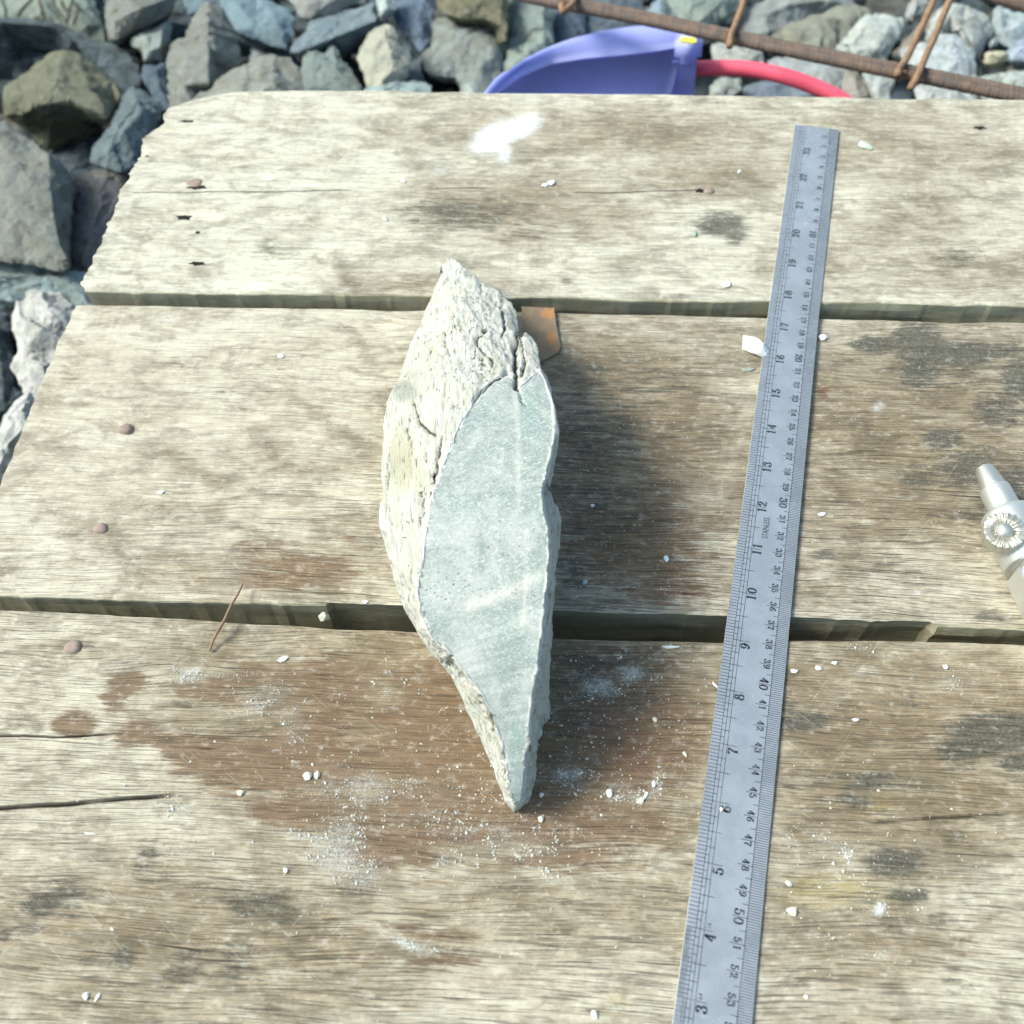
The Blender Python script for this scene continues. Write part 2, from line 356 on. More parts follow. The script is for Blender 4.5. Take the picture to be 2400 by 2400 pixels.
TOPST = dict(tan0=.26, tan=[(1250, 480, 300, 90, .5), (2100, 560, 350, 130, .35), (1500, 320, 350, 70, .5), (2100, 350, 300, 100, .45), (1650, 400, 200, 60, .5), (1100, 300, 200, 60, .35), (330, 290, 60, 40, .4), (1000, 660, 200, 30, .4), (2200, 640, 300, 60, .4)],
  grime_shade=[(1600, 480, 500, 160, .30), (700, 560, 300, 80, .30), (1080, 500, 190, 55, .62), (1240, 540, 90, 35, .5), (1690, 525, 75, 36, .85), (1720, 545, 35, 45, .7), (2240, 605, 75, 30, .62), (1550, 290, 60, 40, .42), (1330, 660, 30, 12, .6), (640, 590, 110, 45, .45), (1440, 330, 90, 50, .4), (1700, 300, 90, 50, .38), (520, 475, 60, 20, .35), (2300, 300, 30, 12, .6), (1040, 300, 120, 40, .35), (1060, 370, 60, 30, .4)],
  ochre=[(390, 300, 40, 25, .5), (1520, 360, 150, 60, .3)],
  dust=[(1045, 392, 75, 32, .5), (1240, 225, 45, 8, .6), (1120, 610, 60, 30, .3)],
  powder=[(1160, 322, 66, 36, .95, -25), (1215, 300, 62, 30, .9, -22), (1180, 355, 26, 36, .7), (1040, 395, 48, 20, .42, 10), (1245, 285, 25, 10, .8)])
plank('plank', tn, tf, txl, 46.5, lambda x, y: (y-YT)*KT, 2.6, M['wood_top'], TOPST, lambda a, b: np.full_like(a, .45),
      cracks=[(tcr, crack_off, pres_from(top, [(300, 830, 447, 1.), (1000, 1180, 443, .55), (1330, 1660, 449, .9)]), .3)], parent=table, edge_noise=.07)
# middle board
mn = lin2(mid, [(0, 1395.5), (419, 1409.5), (838.5, 1422), (1290, 1434.8), (1540, 1442.8), (1869, 1457), (2164, 1470), (2392, 1472.5)])
mf = lin2(mid, [(184, 714), (691, 721), (1305, 731), (1552, 735.6), (1785, 742.6), (1935, 748.5), (2393, 756)])
mxl = endline(mid, [(177, 717.7), (93, 901), (12.4, 1109), (-60, 1290), (-105, 1400)], mn, mf)
MIDST = dict(tan0=.20, tan=[(2150, 1050, 420, 330, .62), (1450, 1050, 330, 300, .7), (1100, 1150, 1300, 300, .25), (650, 1340, 300, 90, .55), (1500, 1150, 380, 260, .5), (1950, 1250, 300, 200, .35), (2200, 900, 350, 180, .3), (1600, 850, 200, 120, .2), (300, 880, 250, 50, .2), (900, 950, 130, 60, .2)],
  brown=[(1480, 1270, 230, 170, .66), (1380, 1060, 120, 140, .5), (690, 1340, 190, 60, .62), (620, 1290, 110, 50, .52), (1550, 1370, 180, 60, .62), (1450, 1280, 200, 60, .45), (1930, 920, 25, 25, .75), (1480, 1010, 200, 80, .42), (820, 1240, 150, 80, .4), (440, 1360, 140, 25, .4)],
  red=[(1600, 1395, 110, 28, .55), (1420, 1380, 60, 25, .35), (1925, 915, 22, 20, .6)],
  grime_shade=[(2200, 860, 220, 90, .55), (2290, 1130, 160, 160, .52), (1420, 950, 150, 110, .52), (2060, 808, 75, 24, .95), (2150, 790, 70, 40, .95), (2180, 830, 90, 40, 1.0), (2270, 830, 90, 38, .9), (2150, 880, 70, 45, .75), (2385, 890, 50, 70, .85), (2210, 1030, 60, 35, .85), (2340, 965, 80, 60, .7), (2270, 1100, 120, 70, .72), (2370, 1150, 60, 90, .8), (2150, 1120, 70, 45, .62), (2300, 1200, 90, 60, .6), (1930, 1300, 50, 16, .7), (2070, 1310, 60, 40, .42), (1980, 1180, 80, 30, .5), (2080, 1020, 60, 40, .4),
         (1480, 900, 240, 80, .52), (1420, 1000, 160, 120, .58), (1420, 1180, 160, 120, .5), (1640, 1000, 120, 60, .45), (1450, 1240, 180, 60, .45), (1330, 1330, 70, 70, .5), (1660, 930, 90, 30, .45),  # between stone and ruler: the stone's soft shadow painted over real stain
         (430, 840, 120, 35, .42), (620, 860, 80, 35, .42), (560, 930, 140, 45, .42), (250, 860, 50, 20, .35), (540, 1240, 60, 25, .4), (2150, 1000, 330, 260, .36), (2330, 1450, 80, 12, .7), (2360, 820, 80, 30, .7), (1870, 780, 25, 30, .7), (480, 750, 50, 20, .4), (210, 1160, 200, 30, .25)],
  ochre=[(370, 1190, 60, 20, .35), (1930, 900, 40, 30, .35), (1700, 1000, 80, 50, .25)],
  dust=[(540, 1340, 40, 60, .5), (1680, 1140, 60, 60, .42), (2150, 1388, 20, 10, .9), (560, 770, 150, 25, .35), (2060, 955, 22, 18, .85), (1690, 1060, 40, 20, .5), (1560, 1430, 70, 12, .45), (700, 1240, 40, 30, .3), (2080, 1150, 60, 30, .3), (2330, 1440, 30, 14, .5)],
  powder=[(390, 745, 40, 20, .42), (2052, 957, 14, 12, .5)])
def mfront(x, b):
    a = mid(2185, 1470)[0]
    return np.where((x > a-28) & (x < a), .28, 0.)-np.where(x > a, .12, 0.)
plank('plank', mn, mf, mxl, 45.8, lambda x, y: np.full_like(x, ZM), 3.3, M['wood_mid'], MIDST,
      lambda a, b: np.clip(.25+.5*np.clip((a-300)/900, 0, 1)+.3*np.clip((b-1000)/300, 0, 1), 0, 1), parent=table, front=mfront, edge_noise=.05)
# near board
bf = line(bot, [(-300, 1412), (0, 1428), (200, 1437), (419, 1449), (605, 1463), (885, 1475), (1293.5, 1495), (1684, 1505), (1905, 1499), (2392, 1510), (2800, 1518)])
_b = -5.0
bn = lambda x: np.full_like(np.asarray(x, float), _b)
bcr1 = line(bot, [(-100, 1727), (0, 1727), (60, 1724), (140, 1729), (220, 1722), (400, 1716), (900, 1700), (2400, 1680)])
bcr2 = line(bot, [(-100, 1850), (0, 1848), (60, 1845), (180, 1840), (290, 1832), (420, 1828), (900, 1815), (2400, 1790)])
def tof(c, x): return float((c(x)-bn(x))/(bf(x)-bn(x)))
t1, t2 = tof(bcr1, -10.), tof(bcr2, -10.)
bcr3 = line(bot, [(-100, 1960), (1800, 1960), (2020, 1955), (2170, 1948), (2250, 1945), (2500, 1935)])
t3 = tof(bcr3, 22.)
off_ = lambda c, t: (lambda x: c(x)-(bn(x)+(bf(x)-bn(x))*t))
BOTST = dict(tan0=.30, tan=[(2100, 1750, 420, 300, .55), (400, 2200, 700, 220, .42), (1300, 2150, 500, 90, .4), (2100, 2250, 300, 150, .35), (1150, 1720, 640, 290, .75), (480, 1650, 280, 190, .45), (2050, 1800, 350, 300, .25), (450, 2200, 520, 200, .28), (1700, 2080, 300, 80, .3), (1250, 2250, 300, 100, .2), (150, 1700, 330, 230, -.30), (1350, 2200, 300, 90, -.12), (2250, 2330, 200, 80, -.15)],
  brown=[(540, 1600, 170, 60, .72), (600, 1790, 230, 80, .80), (1500, 1950, 160, 60, .62), (1000, 1700, 330, 170, .80), (1440, 1730, 230, 210, .85), (780, 1740, 170, 150, .72), (1150, 1930, 480, 90, .78), (1440, 1560, 200, 60, .7), (172, 1700, 58, 30, 1.0), (300, 1600, 60, 28, .8), (270, 1640, 45, 40, .75), (450, 1750, 170, 38, .85), (330, 1730, 70, 55, .8), (620, 1700, 120, 110, .62), (430, 1590, 90, 30, .5), (560, 1640, 80, 30, .6), (430, 1850, 110, 25, .4), (760, 1600, 160, 80, .72), (760, 1760, 170, 120, .72), (560, 1820, 150, 70, .6), (700, 1900, 160, 50, .72), (1000, 1680, 200, 160, .72), (1100, 1900, 280, 110, .75), (1400, 1700, 230, 140, .75), (1330, 1900, 250, 120, .7), (1300, 2010, 200, 50, .68), (900, 2000, 180, 50, .72), (960, 2170, 70, 12, .7), (1030, 2190, 110, 24, .6), (1010, 2155, 80, 18, .5), (1040, 2250, 110, 14, .75), (990, 2253, 60, 10, .7), (820, 2240, 25, 50, .5), (850, 2260, 25, 10, .7), (2260, 2210, 60, 60, .5), (1250, 2150, 150, 25, .4), (1020, 2060, 120, 22, .5), (1500, 2130, 60, 25, .35), (560, 1690, 90, 22, -1.1), (470, 1685, 60, 16, -.8), (330, 1765, 40, 14, -.8), (480, 1570, 60, 20, -.6), (620, 1620, 60, 12, -.5), (860, 1720, 60, 30, -.4), (1150, 1985, 90, 14, -.6), (900, 1640, 50, 30, -.4)],
  red=[(1430, 1700, 130, 60, .6), (1500, 1780, 110, 40, .55), (1000, 1960, 130, 25, .5), (700, 1860, 80, 40, .38), (1100, 1966, 50, 5, .95, 8), (1290, 1960, 35, 6, .7, -12), (820, 1620, 60, 30, .42), (1380, 1900, 140, 30, .35)],
  grime_shade=[(150, 2100, 150, 70, .62), (60, 2180, 70, 30, .6), (420, 2180, 110, 50, .5), (260, 2260, 90, 60, .5), (600, 2110, 130, 60, .62), (560, 2250, 60, 110, .6), (430, 2260, 70, 70, .55), (330, 2020, 30, 80, .6), (660, 2150, 90, 30, .6), (1990, 1840, 130, 60, .5), (2120, 1650, 130, 60, .4), (1400, 1640, 140, 120, .5), (1380, 1560, 120, 50, .6), (1880, 1690, 85, 28, .85), (1840, 1660, 50, 30, .6), (2150, 1780, 300, 130, .34), (500, 2200, 520, 170, .33), (2340, 1720, 120, 60, .95), (2250, 1760, 70, 60, .7), (2230, 1730, 40, 70, .5), (2390, 1790, 70, 40, .8), (2050, 1830, 80, 30, .75), (2010, 1870, 60, 45, .6), (2090, 2020, 90, 45, .8), (2130, 2100, 70, 30, .7), (1880, 1840, 60, 40, .55), (2240, 1960, 50, 25, .5), (2240, 2290, 60, 60, .5), (2200, 2160, 60, 30, .55), (2140, 1620, 14, 90, .6, 8), (1450, 1560, 200, 60, .55), (1350, 1650, 90, 120, .55), (1450, 1640, 160, 60, .5), (1350, 1800, 60, 90, .5), (1010, 2170, 60, 20, .5),  # the blobs just right of the stone also paint its shadow
         (100, 2120, 60, 30, .8), (60, 2150, 80, 22, .55), (360, 2010, 16, 70, .62, 12), (370, 2060, 40, 40, .5), (290, 2250, 40, 50, .65), (600, 2100, 70, 35, .62), (640, 2140, 50, 30, .6), (420, 2190, 90, 14, .45, -40), (440, 2240, 20, 60, .5, 20), (390, 2280, 60, 40, .45), (570, 2230, 50, 90, .45), (480, 2290, 60, 40, .45), (160, 2080, 16, 16, .7), (10, 2190, 30, 20, .7), (560, 2370, 60, 40, .5), (200, 2380, 60, 30, .4), (700, 2100, 50, 20, .5), (130, 2060, 40, 30, .5),
         (1380, 2350, 60, 40, .5), (1540, 2230, 60, 30, .35), (1300, 2120, 60, 30, .3), (330, 1700, 50, 40, .35), (430, 1650, 60, 25, .5), (620, 1640, 60, 30, .5), (390, 1740, 40, 50, .35)],
  ochre=[(2060, 1880, 45, 45, .6), (2030, 1910, 50, 30, .5), (1950, 2090, 170, 55, .72), (2080, 2110, 80, 30, .6), (200, 2112, 55, 14, .7, 15), (180, 2170, 26, 8, .75), (250, 2088, 20, 12, .6), (150, 1885, 22, 12, .6), (105, 1815, 10, 20, .5), (1440, 2350, 60, 50, .62), (1480, 2050, 90, 40, .45), (2280, 1960, 25, 30, .5), (420, 2000, 60, 15, .25), (1830, 1790, 60, 40, .35), (1180, 2260, 90, 20, .35), (2050, 1800, 40, 30, .45), (2170, 2060, 130, 30, .4)],
  dust=[(440, 1585, 45, 22, .85), (590, 1650, 40, 35, .62), (530, 1580, 50, 14, .5), (640, 1620, 60, 40, .5), (1400, 1610, 60, 28, .85), (1480, 1580, 42, 25, .95), (1345, 1640, 60, 20, .5, -30), (1335, 1815, 45, 28, .8), (1360, 1840, 30, 30, .6), (790, 2000, 80, 60, .85), (800, 1950, 60, 40, .7), (860, 1850, 80, 50, .72), (690, 1700, 40, 60, .55), (700, 1960, 110, 14, .6, 12), (1170, 1960, 170, 60, .55), (1000, 1900, 200, 90, .45), (1220, 2000, 120, 40, .5), (1450, 1860, 60, 40, .6), (1500, 1870, 30, 20, .9), (1540, 1850, 20, 30, .8), (960, 2215, 75, 14, .95, 22), (1960, 1985, 100, 14, .62, 38), (1840, 1960, 60, 14, .5, 35), (1985, 2000, 16, 14, 1.0), (2060, 2130, 18, 22, 1.1), (2010, 2060, 60, 8, .55, 55), (850, 2050, 50, 60, .72, 60), (420, 1900, 50, 25, .72), (420, 1990, 50, 25, .4), (780, 1850, 90, 80, .5), (1680, 1960, 60, 80, .3), (2020, 1520, 25, 6, .85), (2250, 1600, 70, 30, .5), (1940, 2200, 40, 10, .5), (2060, 2240, 60, 20, .35), (900, 1600, 120, 50, .4), (1040, 2020, 30, 40, .6), (1270, 2040, 60, 20, .5), (1100, 2060, 80, 20, .3)],
  powder=[(430, 1588, 26, 12, .62, -40), (458, 1572, 12, 12, .7), (2062, 2130, 12, 16, .85), (955, 2215, 45, 5, .6, 22), (1484, 1580, 14, 10, .5), (415, 1895, 22, 14, .55), (600, 1655, 22, 10, .5, 20)])
def bpores(a, b): return np.clip(.85+.2*np.clip((b-2000)/200, 0, 1)-.5*np.exp(-((a-1150)/420)**2-((b-1750)/200)**2)-.35*np.clip((a-1900)/300, 0, 1)*np.clip((1700-b)/200, 0, 1), 0, 1)
plank('plank', bn, bf, lambda t: -33.+1.2*t, 46.2, lambda x, y: np.full_like(x, ZB), 2.6, M['wood_bot'], BOTST, bpores,
      cracks=[(t1, off_(bcr1, t1), pres_from(bot, [(-200, 300, 1725, .9)]), .2), (t2, off_(bcr2, t2), pres_from(bot, [(-200, 430, 1840, 1.)]), .25), (t3, off_(bcr3, t3), pres_from(bot, [(2020, 2420, 1950, .7)]), .15)], parent=table, edge_noise=.05)
# beams and legs under the boards
n = NT('dark_hole'); M['hole'] = n.done((.012, .011, .008), .95)
n = NT('grey_beam_wood'); v = n.obj(); cc = n.mix(n.noise(n.map(v, (3, .4, 2)), 1, 5), (.16, .14, .10), (.30, .27, .21)); M['beam'] = n.done(cc, .9, n.bump(n.noise(n.map(v, (6, .5, 6)), 1, 5), .5, .001))
for bx in (-17., 13., 40.):
    mk('beam', *box((bx, 28, -5.9), X, Y, Z, 2.2, 31, 2.2), M['beam'], table)
    for by in (1., 55.): mk('leg', *box((bx+.05, by, -26.), X, Y, Z, 2.0, 2.0, 17.9), M['beam'], table)
mk('gap_shade_batten', *box((11, (mn(8.)+bf(8.))/2, -4.1), X, Y, Z, 35, 1.3, .35), M['hole'], table)  # backing under the gap, coloured near black as the gap's shade
# nails and nail holes in the boards
n = NT('rusty_nail_iron'); v = n.obj()
M['nail'] = n.done(n.mix(n.noise(v, 3., 5), (.15, .11, .09), (.36, .29, .24)), .75, n.bump(n.noise(v, 9, 4), .5, .0005), metal=.2)
def disc_dome(c, r, h, el=1.0, ns=12, ang=0.):
    V = [np.asarray(c)+np.array([0, 0, h])]; Fc = []
    for j, (q, hh) in enumerate(((.55, .9), (.9, .55), (1.0, .0), (1.0, -.6))):
        for i in range(ns):
            a = 2*math.pi*i/ns; k = 1+.09*math.sin(3*a+r*9)
            u_, v_ = r*q*k*math.cos(a), r*q*el*k*math.sin(a)
            V.append(np.asarray(c)+np.array([u_*math.cos(ang)-v_*math.sin(ang), u_*math.sin(ang)+v_*math.cos(ang), h*hh]))
    Fc += [(0, 1+i, 1+(i+1) % ns) for i in range(ns)]
    for j in range(3): Fc += [(1+j*ns+i, 1+(j+1)*ns+i, 1+(j+1)*ns+(i+1) % ns, 1+j*ns+(i+1) % ns) for i in range(ns)]
    return V, Fc
for (fn, px, py, r, h, lab) in ((mid, 296, 1008, .42, .26, None), (mid, 236, 1239, .38, .15, None), (bot, 172, 1517, .42, .17, 'pinkish rusty nail head'),
                                (top, 457, 430, .52, .06, 'flat rusty nail head sunk at the split'), (top, 1662, 447, .34, .12, 'rusty nail head at the end of the split')):
    o = mk('nail', *disc_dome(fn(px, py), r, h, .85), M['nail'], table, smooth=True)
    if lab: o['label'] = lab
for (px, py, rx, ry) in ((433, 510, .5, .26), (464, 546, .16, .12), (462, 617, .48, .17), (438, 284, .5, .12), (1640, 446, .3, .2), (345, 365, .16, .08), (2296, 300, .4, .17), (462, 441, .62, .2)):
    c = top(px, py); c[2] += .03; V = [c]; ns = 14
    for i in range(ns):
        a = 2*math.pi*i/ns; k = 1+.28*math.sin(2.3*i+px); V.append(c+np.array([rx*k*math.cos(a), ry*k*math.sin(a), -.02]))
    mk('nail_hole', V, [(0, 1+i, 1+(i+1) % ns) for i in range(ns)], M['hole'], table)

# ------------------------------------------------------------ the upright stone
def tri_surface(outline, inner, edges=()):
    """outline and inner: (px,py,z). returns world vertices and triangles of the seen side"""
    P2 = [Vector((p[0], -p[1])) for p in list(outline)+list(inner)]; m = len(outline)
    ed = [(i, (i+1) % m) for i in range(m)]+[(a+m, b+m) if a >= 0 and b >= 0 else (a+m if a >= 0 else -a-1, b+m if b >= 0 else -b-1) for a, b in edges]
    vs, es, fs, ov, oe, of = geometry.delaunay_2d_cdt(P2, ed, [], 1, 1e-4)
    src = list(outline)+list(inner); zz = []
    for i, c in enumerate(ov):
        if c: zz.append(src[c[0]][2])
        else:
            d = sorted((((q[0]-vs[i].x)**2+(q[1]+vs[i].y)**2), q[2]) for q in src)[:2]; zz.append((d[0][1]+d[1][1])/2)
    W = [at(v_.x, -v_.y, z_) for v_, z_ in zip(vs, zz)]
    idx = {}
    for i, c in enumerate(ov):
        for q in c: idx[q] = i
    return W, [tuple(f) for f in fs], idx, [(v_.x, -v_.y) for v_ in vs]
def close_rock(W, fs, ring, base, extra=None):
    """skirt from the outline ring down to base points, and a bottom"""
    V = list(W); n0 = len(V); V += list(base); m = len(ring); F_ = list(fs)
    for i in range(m):
        j = (i+1) % m; F_.append((ring[i], n0+i, n0+j, ring[j]))
    F_.append(tuple(n0+i for i in range(m))[::-1])
    return V, F_
def to_bm(V, F_, idx=None):
    bm = bmesh.new(); vs = [bm.verts.new(tuple(v)) for v in V]
    for k, f in enumerate(F_):
        try: q = bm.faces.new([vs[i] for i in f]); q.material_index = idx[k] if idx else 0
        except ValueError: pass
    bmesh.ops.recalc_face_normals(bm, faces=bm.faces)
    return bm
def refine(bm, L, it=7):
    bmesh.ops.triangulate(bm, faces=bm.faces)
    for _ in range(it):
        ed = [e for e in bm.edges if e.calc_length() > L]
        if not ed: break
        bmesh.ops.subdivide_edges(bm, edges=ed, cuts=1); bmesh.ops.triangulate(bm, faces=[f for f in bm.faces if len(f.verts) > 3])
    for _ in range(1): bmesh.ops.beautify_fill(bm, faces=bm.faces, edges=bm.edges)
# cut face rim, going down the left side then back up the right side
rimL = [(1190, 873, 6.9), (1158, 887, 7.1), (1125, 916, 7.2), (1107, 945, 7.3), (1089, 978, 7.3), (1067, 1021, 7.3), (1046, 1075, 7.2), (1020, 1137, 7.15), (1008, 1180, 7.05), (998, 1238, 6.95), (994, 1300, 6.75), (980, 1375, 6.5), (985, 1433, 6.2), (1008, 1488, 5.85), (1056, 1534, 5.5), (1098, 1588, 5.1), (1130, 1631, 4.7), (1157, 1689, 4.1), (1173, 1736, 3.6), (1188, 1821, 2.6), (1196, 1873, 2.0), (1204, 1884, 1.7)]
rimR = [(1222, 1878, 1.8), (1227, 1830, 2.4), (1232, 1782, 3.1), (1238, 1724, 3.8), (1246, 1658, 4.5), (1254, 1588, 5.2), (1262, 1541, 5.6), (1271, 1472, 6.1), (1281, 1375, 6.6), (1287, 1297, 6.9), (1285, 1239, 7.0), (1273, 1195, 7.1), (1272, 1146, 7.1), (1281, 1104, 7.2), (1292, 1060, 7.2), (1299, 1018, 7.2), (1297, 967, 7.15), (1290, 925, 7.1), (1281, 893, 7.0), (1265, 868, 6.9), (1240, 888, 7.05), (1213, 911, 7.1), (1207, 890, 6.95)]
silR = [(1207, 1896, .5), (1223, 1888, .4), (1246, 1857, .5), (1256, 1821, .6), (1259, 1764, .8), (1269, 1695, 1.0), (1284, 1671, 1.2), (1289, 1608, 1.6), (1285, 1560, 2.4), (1288, 1500, 2.8), (1289, 1452, 3.2), (1291, 1394, 4.0), (1302, 1316, 4.0), (1310, 1280, 4.1), (1314, 1246, 4.0), (1312, 1205, 3.9), (1299, 1172, 4.0), (1280, 1149, 5.0)]
silR2 = [(1285, 1120, 6.9), (1288, 1100, 6.9), (1300, 1050, 6.9), (1304, 1018, 6.9), (1302, 965, 6.8), (1292, 912, 6.7), (1283, 885, 6.6), (1266, 860, 6.4), (1262, 842, 6.2), (1257, 818, 5.9), (1249, 793, 5.6), (1235, 775, 5.2), (1222, 780, 5.1), (1219, 765, 4.7), (1212, 731, 4.3), (1196, 708, 4.1), (1175, 690, 3.9), (1158, 677, 3.7), (1136, 664, 3.5), (1120, 645, 3.3), (1104, 634, 3.1), (1083, 620, 2.8), (1067, 612, 2.6), (1057, 598, 2.5)]
silL = [(1048, 604, 2.2), (1031, 623, 1.9), (1024, 659, 1.6), (1012, 690, 1.3), (998, 724, 1.0), (984, 764, .8), (970, 795, .7), (958, 825, .6), (937, 876, .5), (919, 909, .4), (905, 945, .4), (897, 980, .4), (894, 1057, .4), (892, 1110, .4), (893, 1166, .4), (893, 1238, .4), (908, 1297, .4), (924, 1363, .4), (943, 1410, .4), (978, 1480, .4), (1003, 1515, .4), (1025, 1542, .4), (1056, 1580, .4), (1083, 1639, .4), (1114, 1685, .4), (1141, 1751, .4), (1168, 1813, .4), (1188, 1873, .4)]
rj = random.Random(21)
def ragged(L_, step, jit, closed=False, zj=.0):
    out = []; Q = L_+([L_[0]] if closed else [])
    for a, b in zip(Q[:-1], Q[1:]):
        m_ = max(1, int(math.hypot(b[0]-a[0], b[1]-a[1])/step))
        for k in range(m_):
            t = k/m_; j_ = jit if k else jit*.3
            out.append((a[0]+(b[0]-a[0])*t+rj.uniform(-j_, j_), a[1]+(b[1]-a[1])*t+rj.uniform(-j_, j_)*.5, a[2]+(b[2]-a[2])*t+rj.uniform(-zj, zj)))
    if not closed: out.append(L_[-1])
    return out
outline = ragged(silR+silR2+silL, 15, 1.5, True, .06)
inner = ragged(rimL+rimR, 13, 2.4, True, .03)
body = [(1090, 690, 3.9), (1120, 740, 4.9), (1070, 760, 4.9), (1180, 760, 5.3), (1215, 830, 6.1), (1150, 830, 6.4), (1100, 830, 6.2), (1050, 840, 5.4), (1000, 840, 3.4), (1075, 900, 6.8), (1030, 920, 5.9), (985, 930, 4.2), (945, 960, 2.6), (1030, 1010, 6.5), (990, 1030, 5.2), (950, 1060, 3.6), (918, 1080, 1.9), (1000, 1110, 6.3), (965, 1150, 5.0), (930, 1170, 3.0), (980, 1220, 6.2), (950, 1260, 4.8), (918, 1250, 2.2), (972, 1320, 5.9), (945, 1340, 4.2), (965, 1410, 4.9), (985, 1478, 4.2), (1040, 1545, 4.4), (1100, 1630, 3.2), (1145, 1720, 2.4), (1180, 1822, 1.5), (1060, 690, 3.3), (1040, 760, 3.6), (1225, 800, 5.9), (1238, 835, 6.3),
        (1268, 1560, 4.2), (1262, 1640, 2.8), (1276, 1500, 5.0), (1252, 1720, 2.4), (1240, 1800, 1.6), (1297, 1230, 5.3), (1291, 1185, 5.2)]
nl = len(inner)
W, fs, idx, P2 = tri_surface(outline, inner+body, [(i, (i+1) % nl) for i in range(nl)])
def inpoly(x, y, poly):
    c = False; j = len(poly)-1
    for i in range(len(poly)):
        xi, yi, xj, yj = *poly[i][:2], *poly[j][:2]
        if (yi > y) != (yj > y) and x < (xj-xi)*(y-yi)/(yj-yi)+xi: c = not c
        j = i
    return c
ring = [idx[i] for i in range(len(outline))]
base = []
for i, p in enumerate(outline):
    q = at(*p); ctr = at(1120, 1300, p[2]*.5) ; d = np.array([(ctr[0]-q[0]), 0, 0]); d /= max(1e-6, np.linalg.norm(d))
    base.append(np.array([q[0]+d[0]*.14*p[2], q[1]+(.5 if p[1] > 1500 else -.25)*p[2]*.2, ZM]))
midx = []
for f in fs:
    cx_ = sum(P2[i][0] for i in f)/len(f); cy_ = sum(P2[i][1] for i in f)/len(f); midx.append(1 if inpoly(cx_, cy_, inner) else 0)
V, F_ = close_rock(W, fs, ring, base); midx += [0]*(len(F_)-len(fs))
bm = to_bm(V, F_, midx); refine(bm, .16, 8)
bm.verts.ensure_lookup_table()
cutv = np.ones(len(bm.verts)); anyc = np.zeros(len(bm.verts))
for i, v_ in enumerate(bm.verts):
    k = [f.material_index for f in v_.link_faces]; cutv[i] = min(k) if k else 0; anyc[i] = max(k) if k else 0
bm.normal_update()
P = np.array([v_.co[:] for v_ in bm.verts]); N = np.array([v_.normal[:] for v_ in bm.verts])
# foliation runs along the length of the stone
ax = at(1207, 1890, 1)-at(1057, 600, 3); ax[2] = 0; ax /= np.linalg.norm(ax); sx = np.cross(ax, Z)
a_, b_, c_ = P@ax, P@sx, P[:, 2]
rough = fbm(a_*.28, b_*.8, c_*.8, 3, .5)*.16-np.abs(fbm(a_*.22, b_*2.0, c_*2.0, 3, .6))*.20+.04+fbm(a_*.5, b_*5.5, c_*5.5, 3, .6)*.09
step = np.floor((b_*1.1+c_*.9+fbm(a_*.3, b_*.5, c_*.5, 3)*1.5)*1.6); stepv = (vnoise(step*3.7, a_*.12, 2.)*.17)
dsp = (rough+stepv)*(1-cutv)
dsp += cutv*(fbm(a_*1.5, b_*1.5, c_, 3)*.018)
near = (P[:, 2] < .25); dsp = np.where(near, dsp*.4, dsp)
dsp = np.where((anyc > 0) & (cutv < 1), dsp*.25, dsp)        # rim
P = P+N*dsp[:, None]; P[:, 2] = np.maximum(P[:, 2], ZM)
# large splits in the rough skin
vpx, vpy = pix(P)
def polydist(x, y, pts):
    d = np.full_like(x, 1e9)
    for (ax_, ay_), (bx_, by_) in zip(pts[:-1], pts[1:]):
        L2 = (bx_-ax_)**2+(by_-ay_)**2; t = np.clip(((x-ax_)*(bx_-ax_)+(y-ay_)*(by_-ay_))/L2, 0, 1)
        d = np.minimum(d, np.hypot(x-ax_-t*(bx_-ax_), y-ay_-t*(by_-ay_)))
    return d
stone_cracks = [([(1216, 775), (1211, 800), (1209, 850), (1210, 910)], 4.5), ([(1222, 782), (1226, 815), (1229, 850), (1224, 880)], 3.0), ([(965, 945), (978, 985), (1000, 1010), (1018, 1020)], 4.0), ([(1033, 1022), (1026, 1060), (1019, 1100), (1015, 1130)], 4.5), ([(1118, 792), (1124, 812), (1138, 830), (1154, 838), (1156, 860)], 2.5), ([(1122, 790), (1146, 770)], 2.2), ([(1112, 940), (1150, 895), (1190, 873)], 2.5), ([(1030, 1545), (1045, 1550), (1060, 1540)], 3.), ([(1126, 1635), (1138, 1665), (1150, 1690), (1155, 1715)], 4.), ([(1178, 1770), (1184, 1830), (1192, 1870)], 3.), ([(1040, 780), (1042, 810), (1050, 830)], 2.5), ([(1175, 720), (1182, 760), (1178, 790)], 2.), ([(1062, 740), (1066, 770)], 2.), ([(912, 1050), (905, 1150), (912, 1230)], 2.), ([(985, 1160), (988, 1200), (978, 1240)], 2.2), ([(1214, 912), (1222, 940), (1232, 952)], 1.8), ([(955, 980), (950, 1010), (965, 1050)], 2.2)]
cr = np.zeros(len(P))
wob = fbm(P[:, 0]*2.2, P[:, 1]*2.2, P[:, 2]*2.2, 3)*9
for pts, wd in stone_cracks:
    d = polydist(vpx+wob, vpy+wob*.4, pts); cr = np.maximum(cr, np.exp(-(d/wd)**2))
up = (N[:, 2] > -.2)
P = P-N*(cr*up*.22)[:, None]
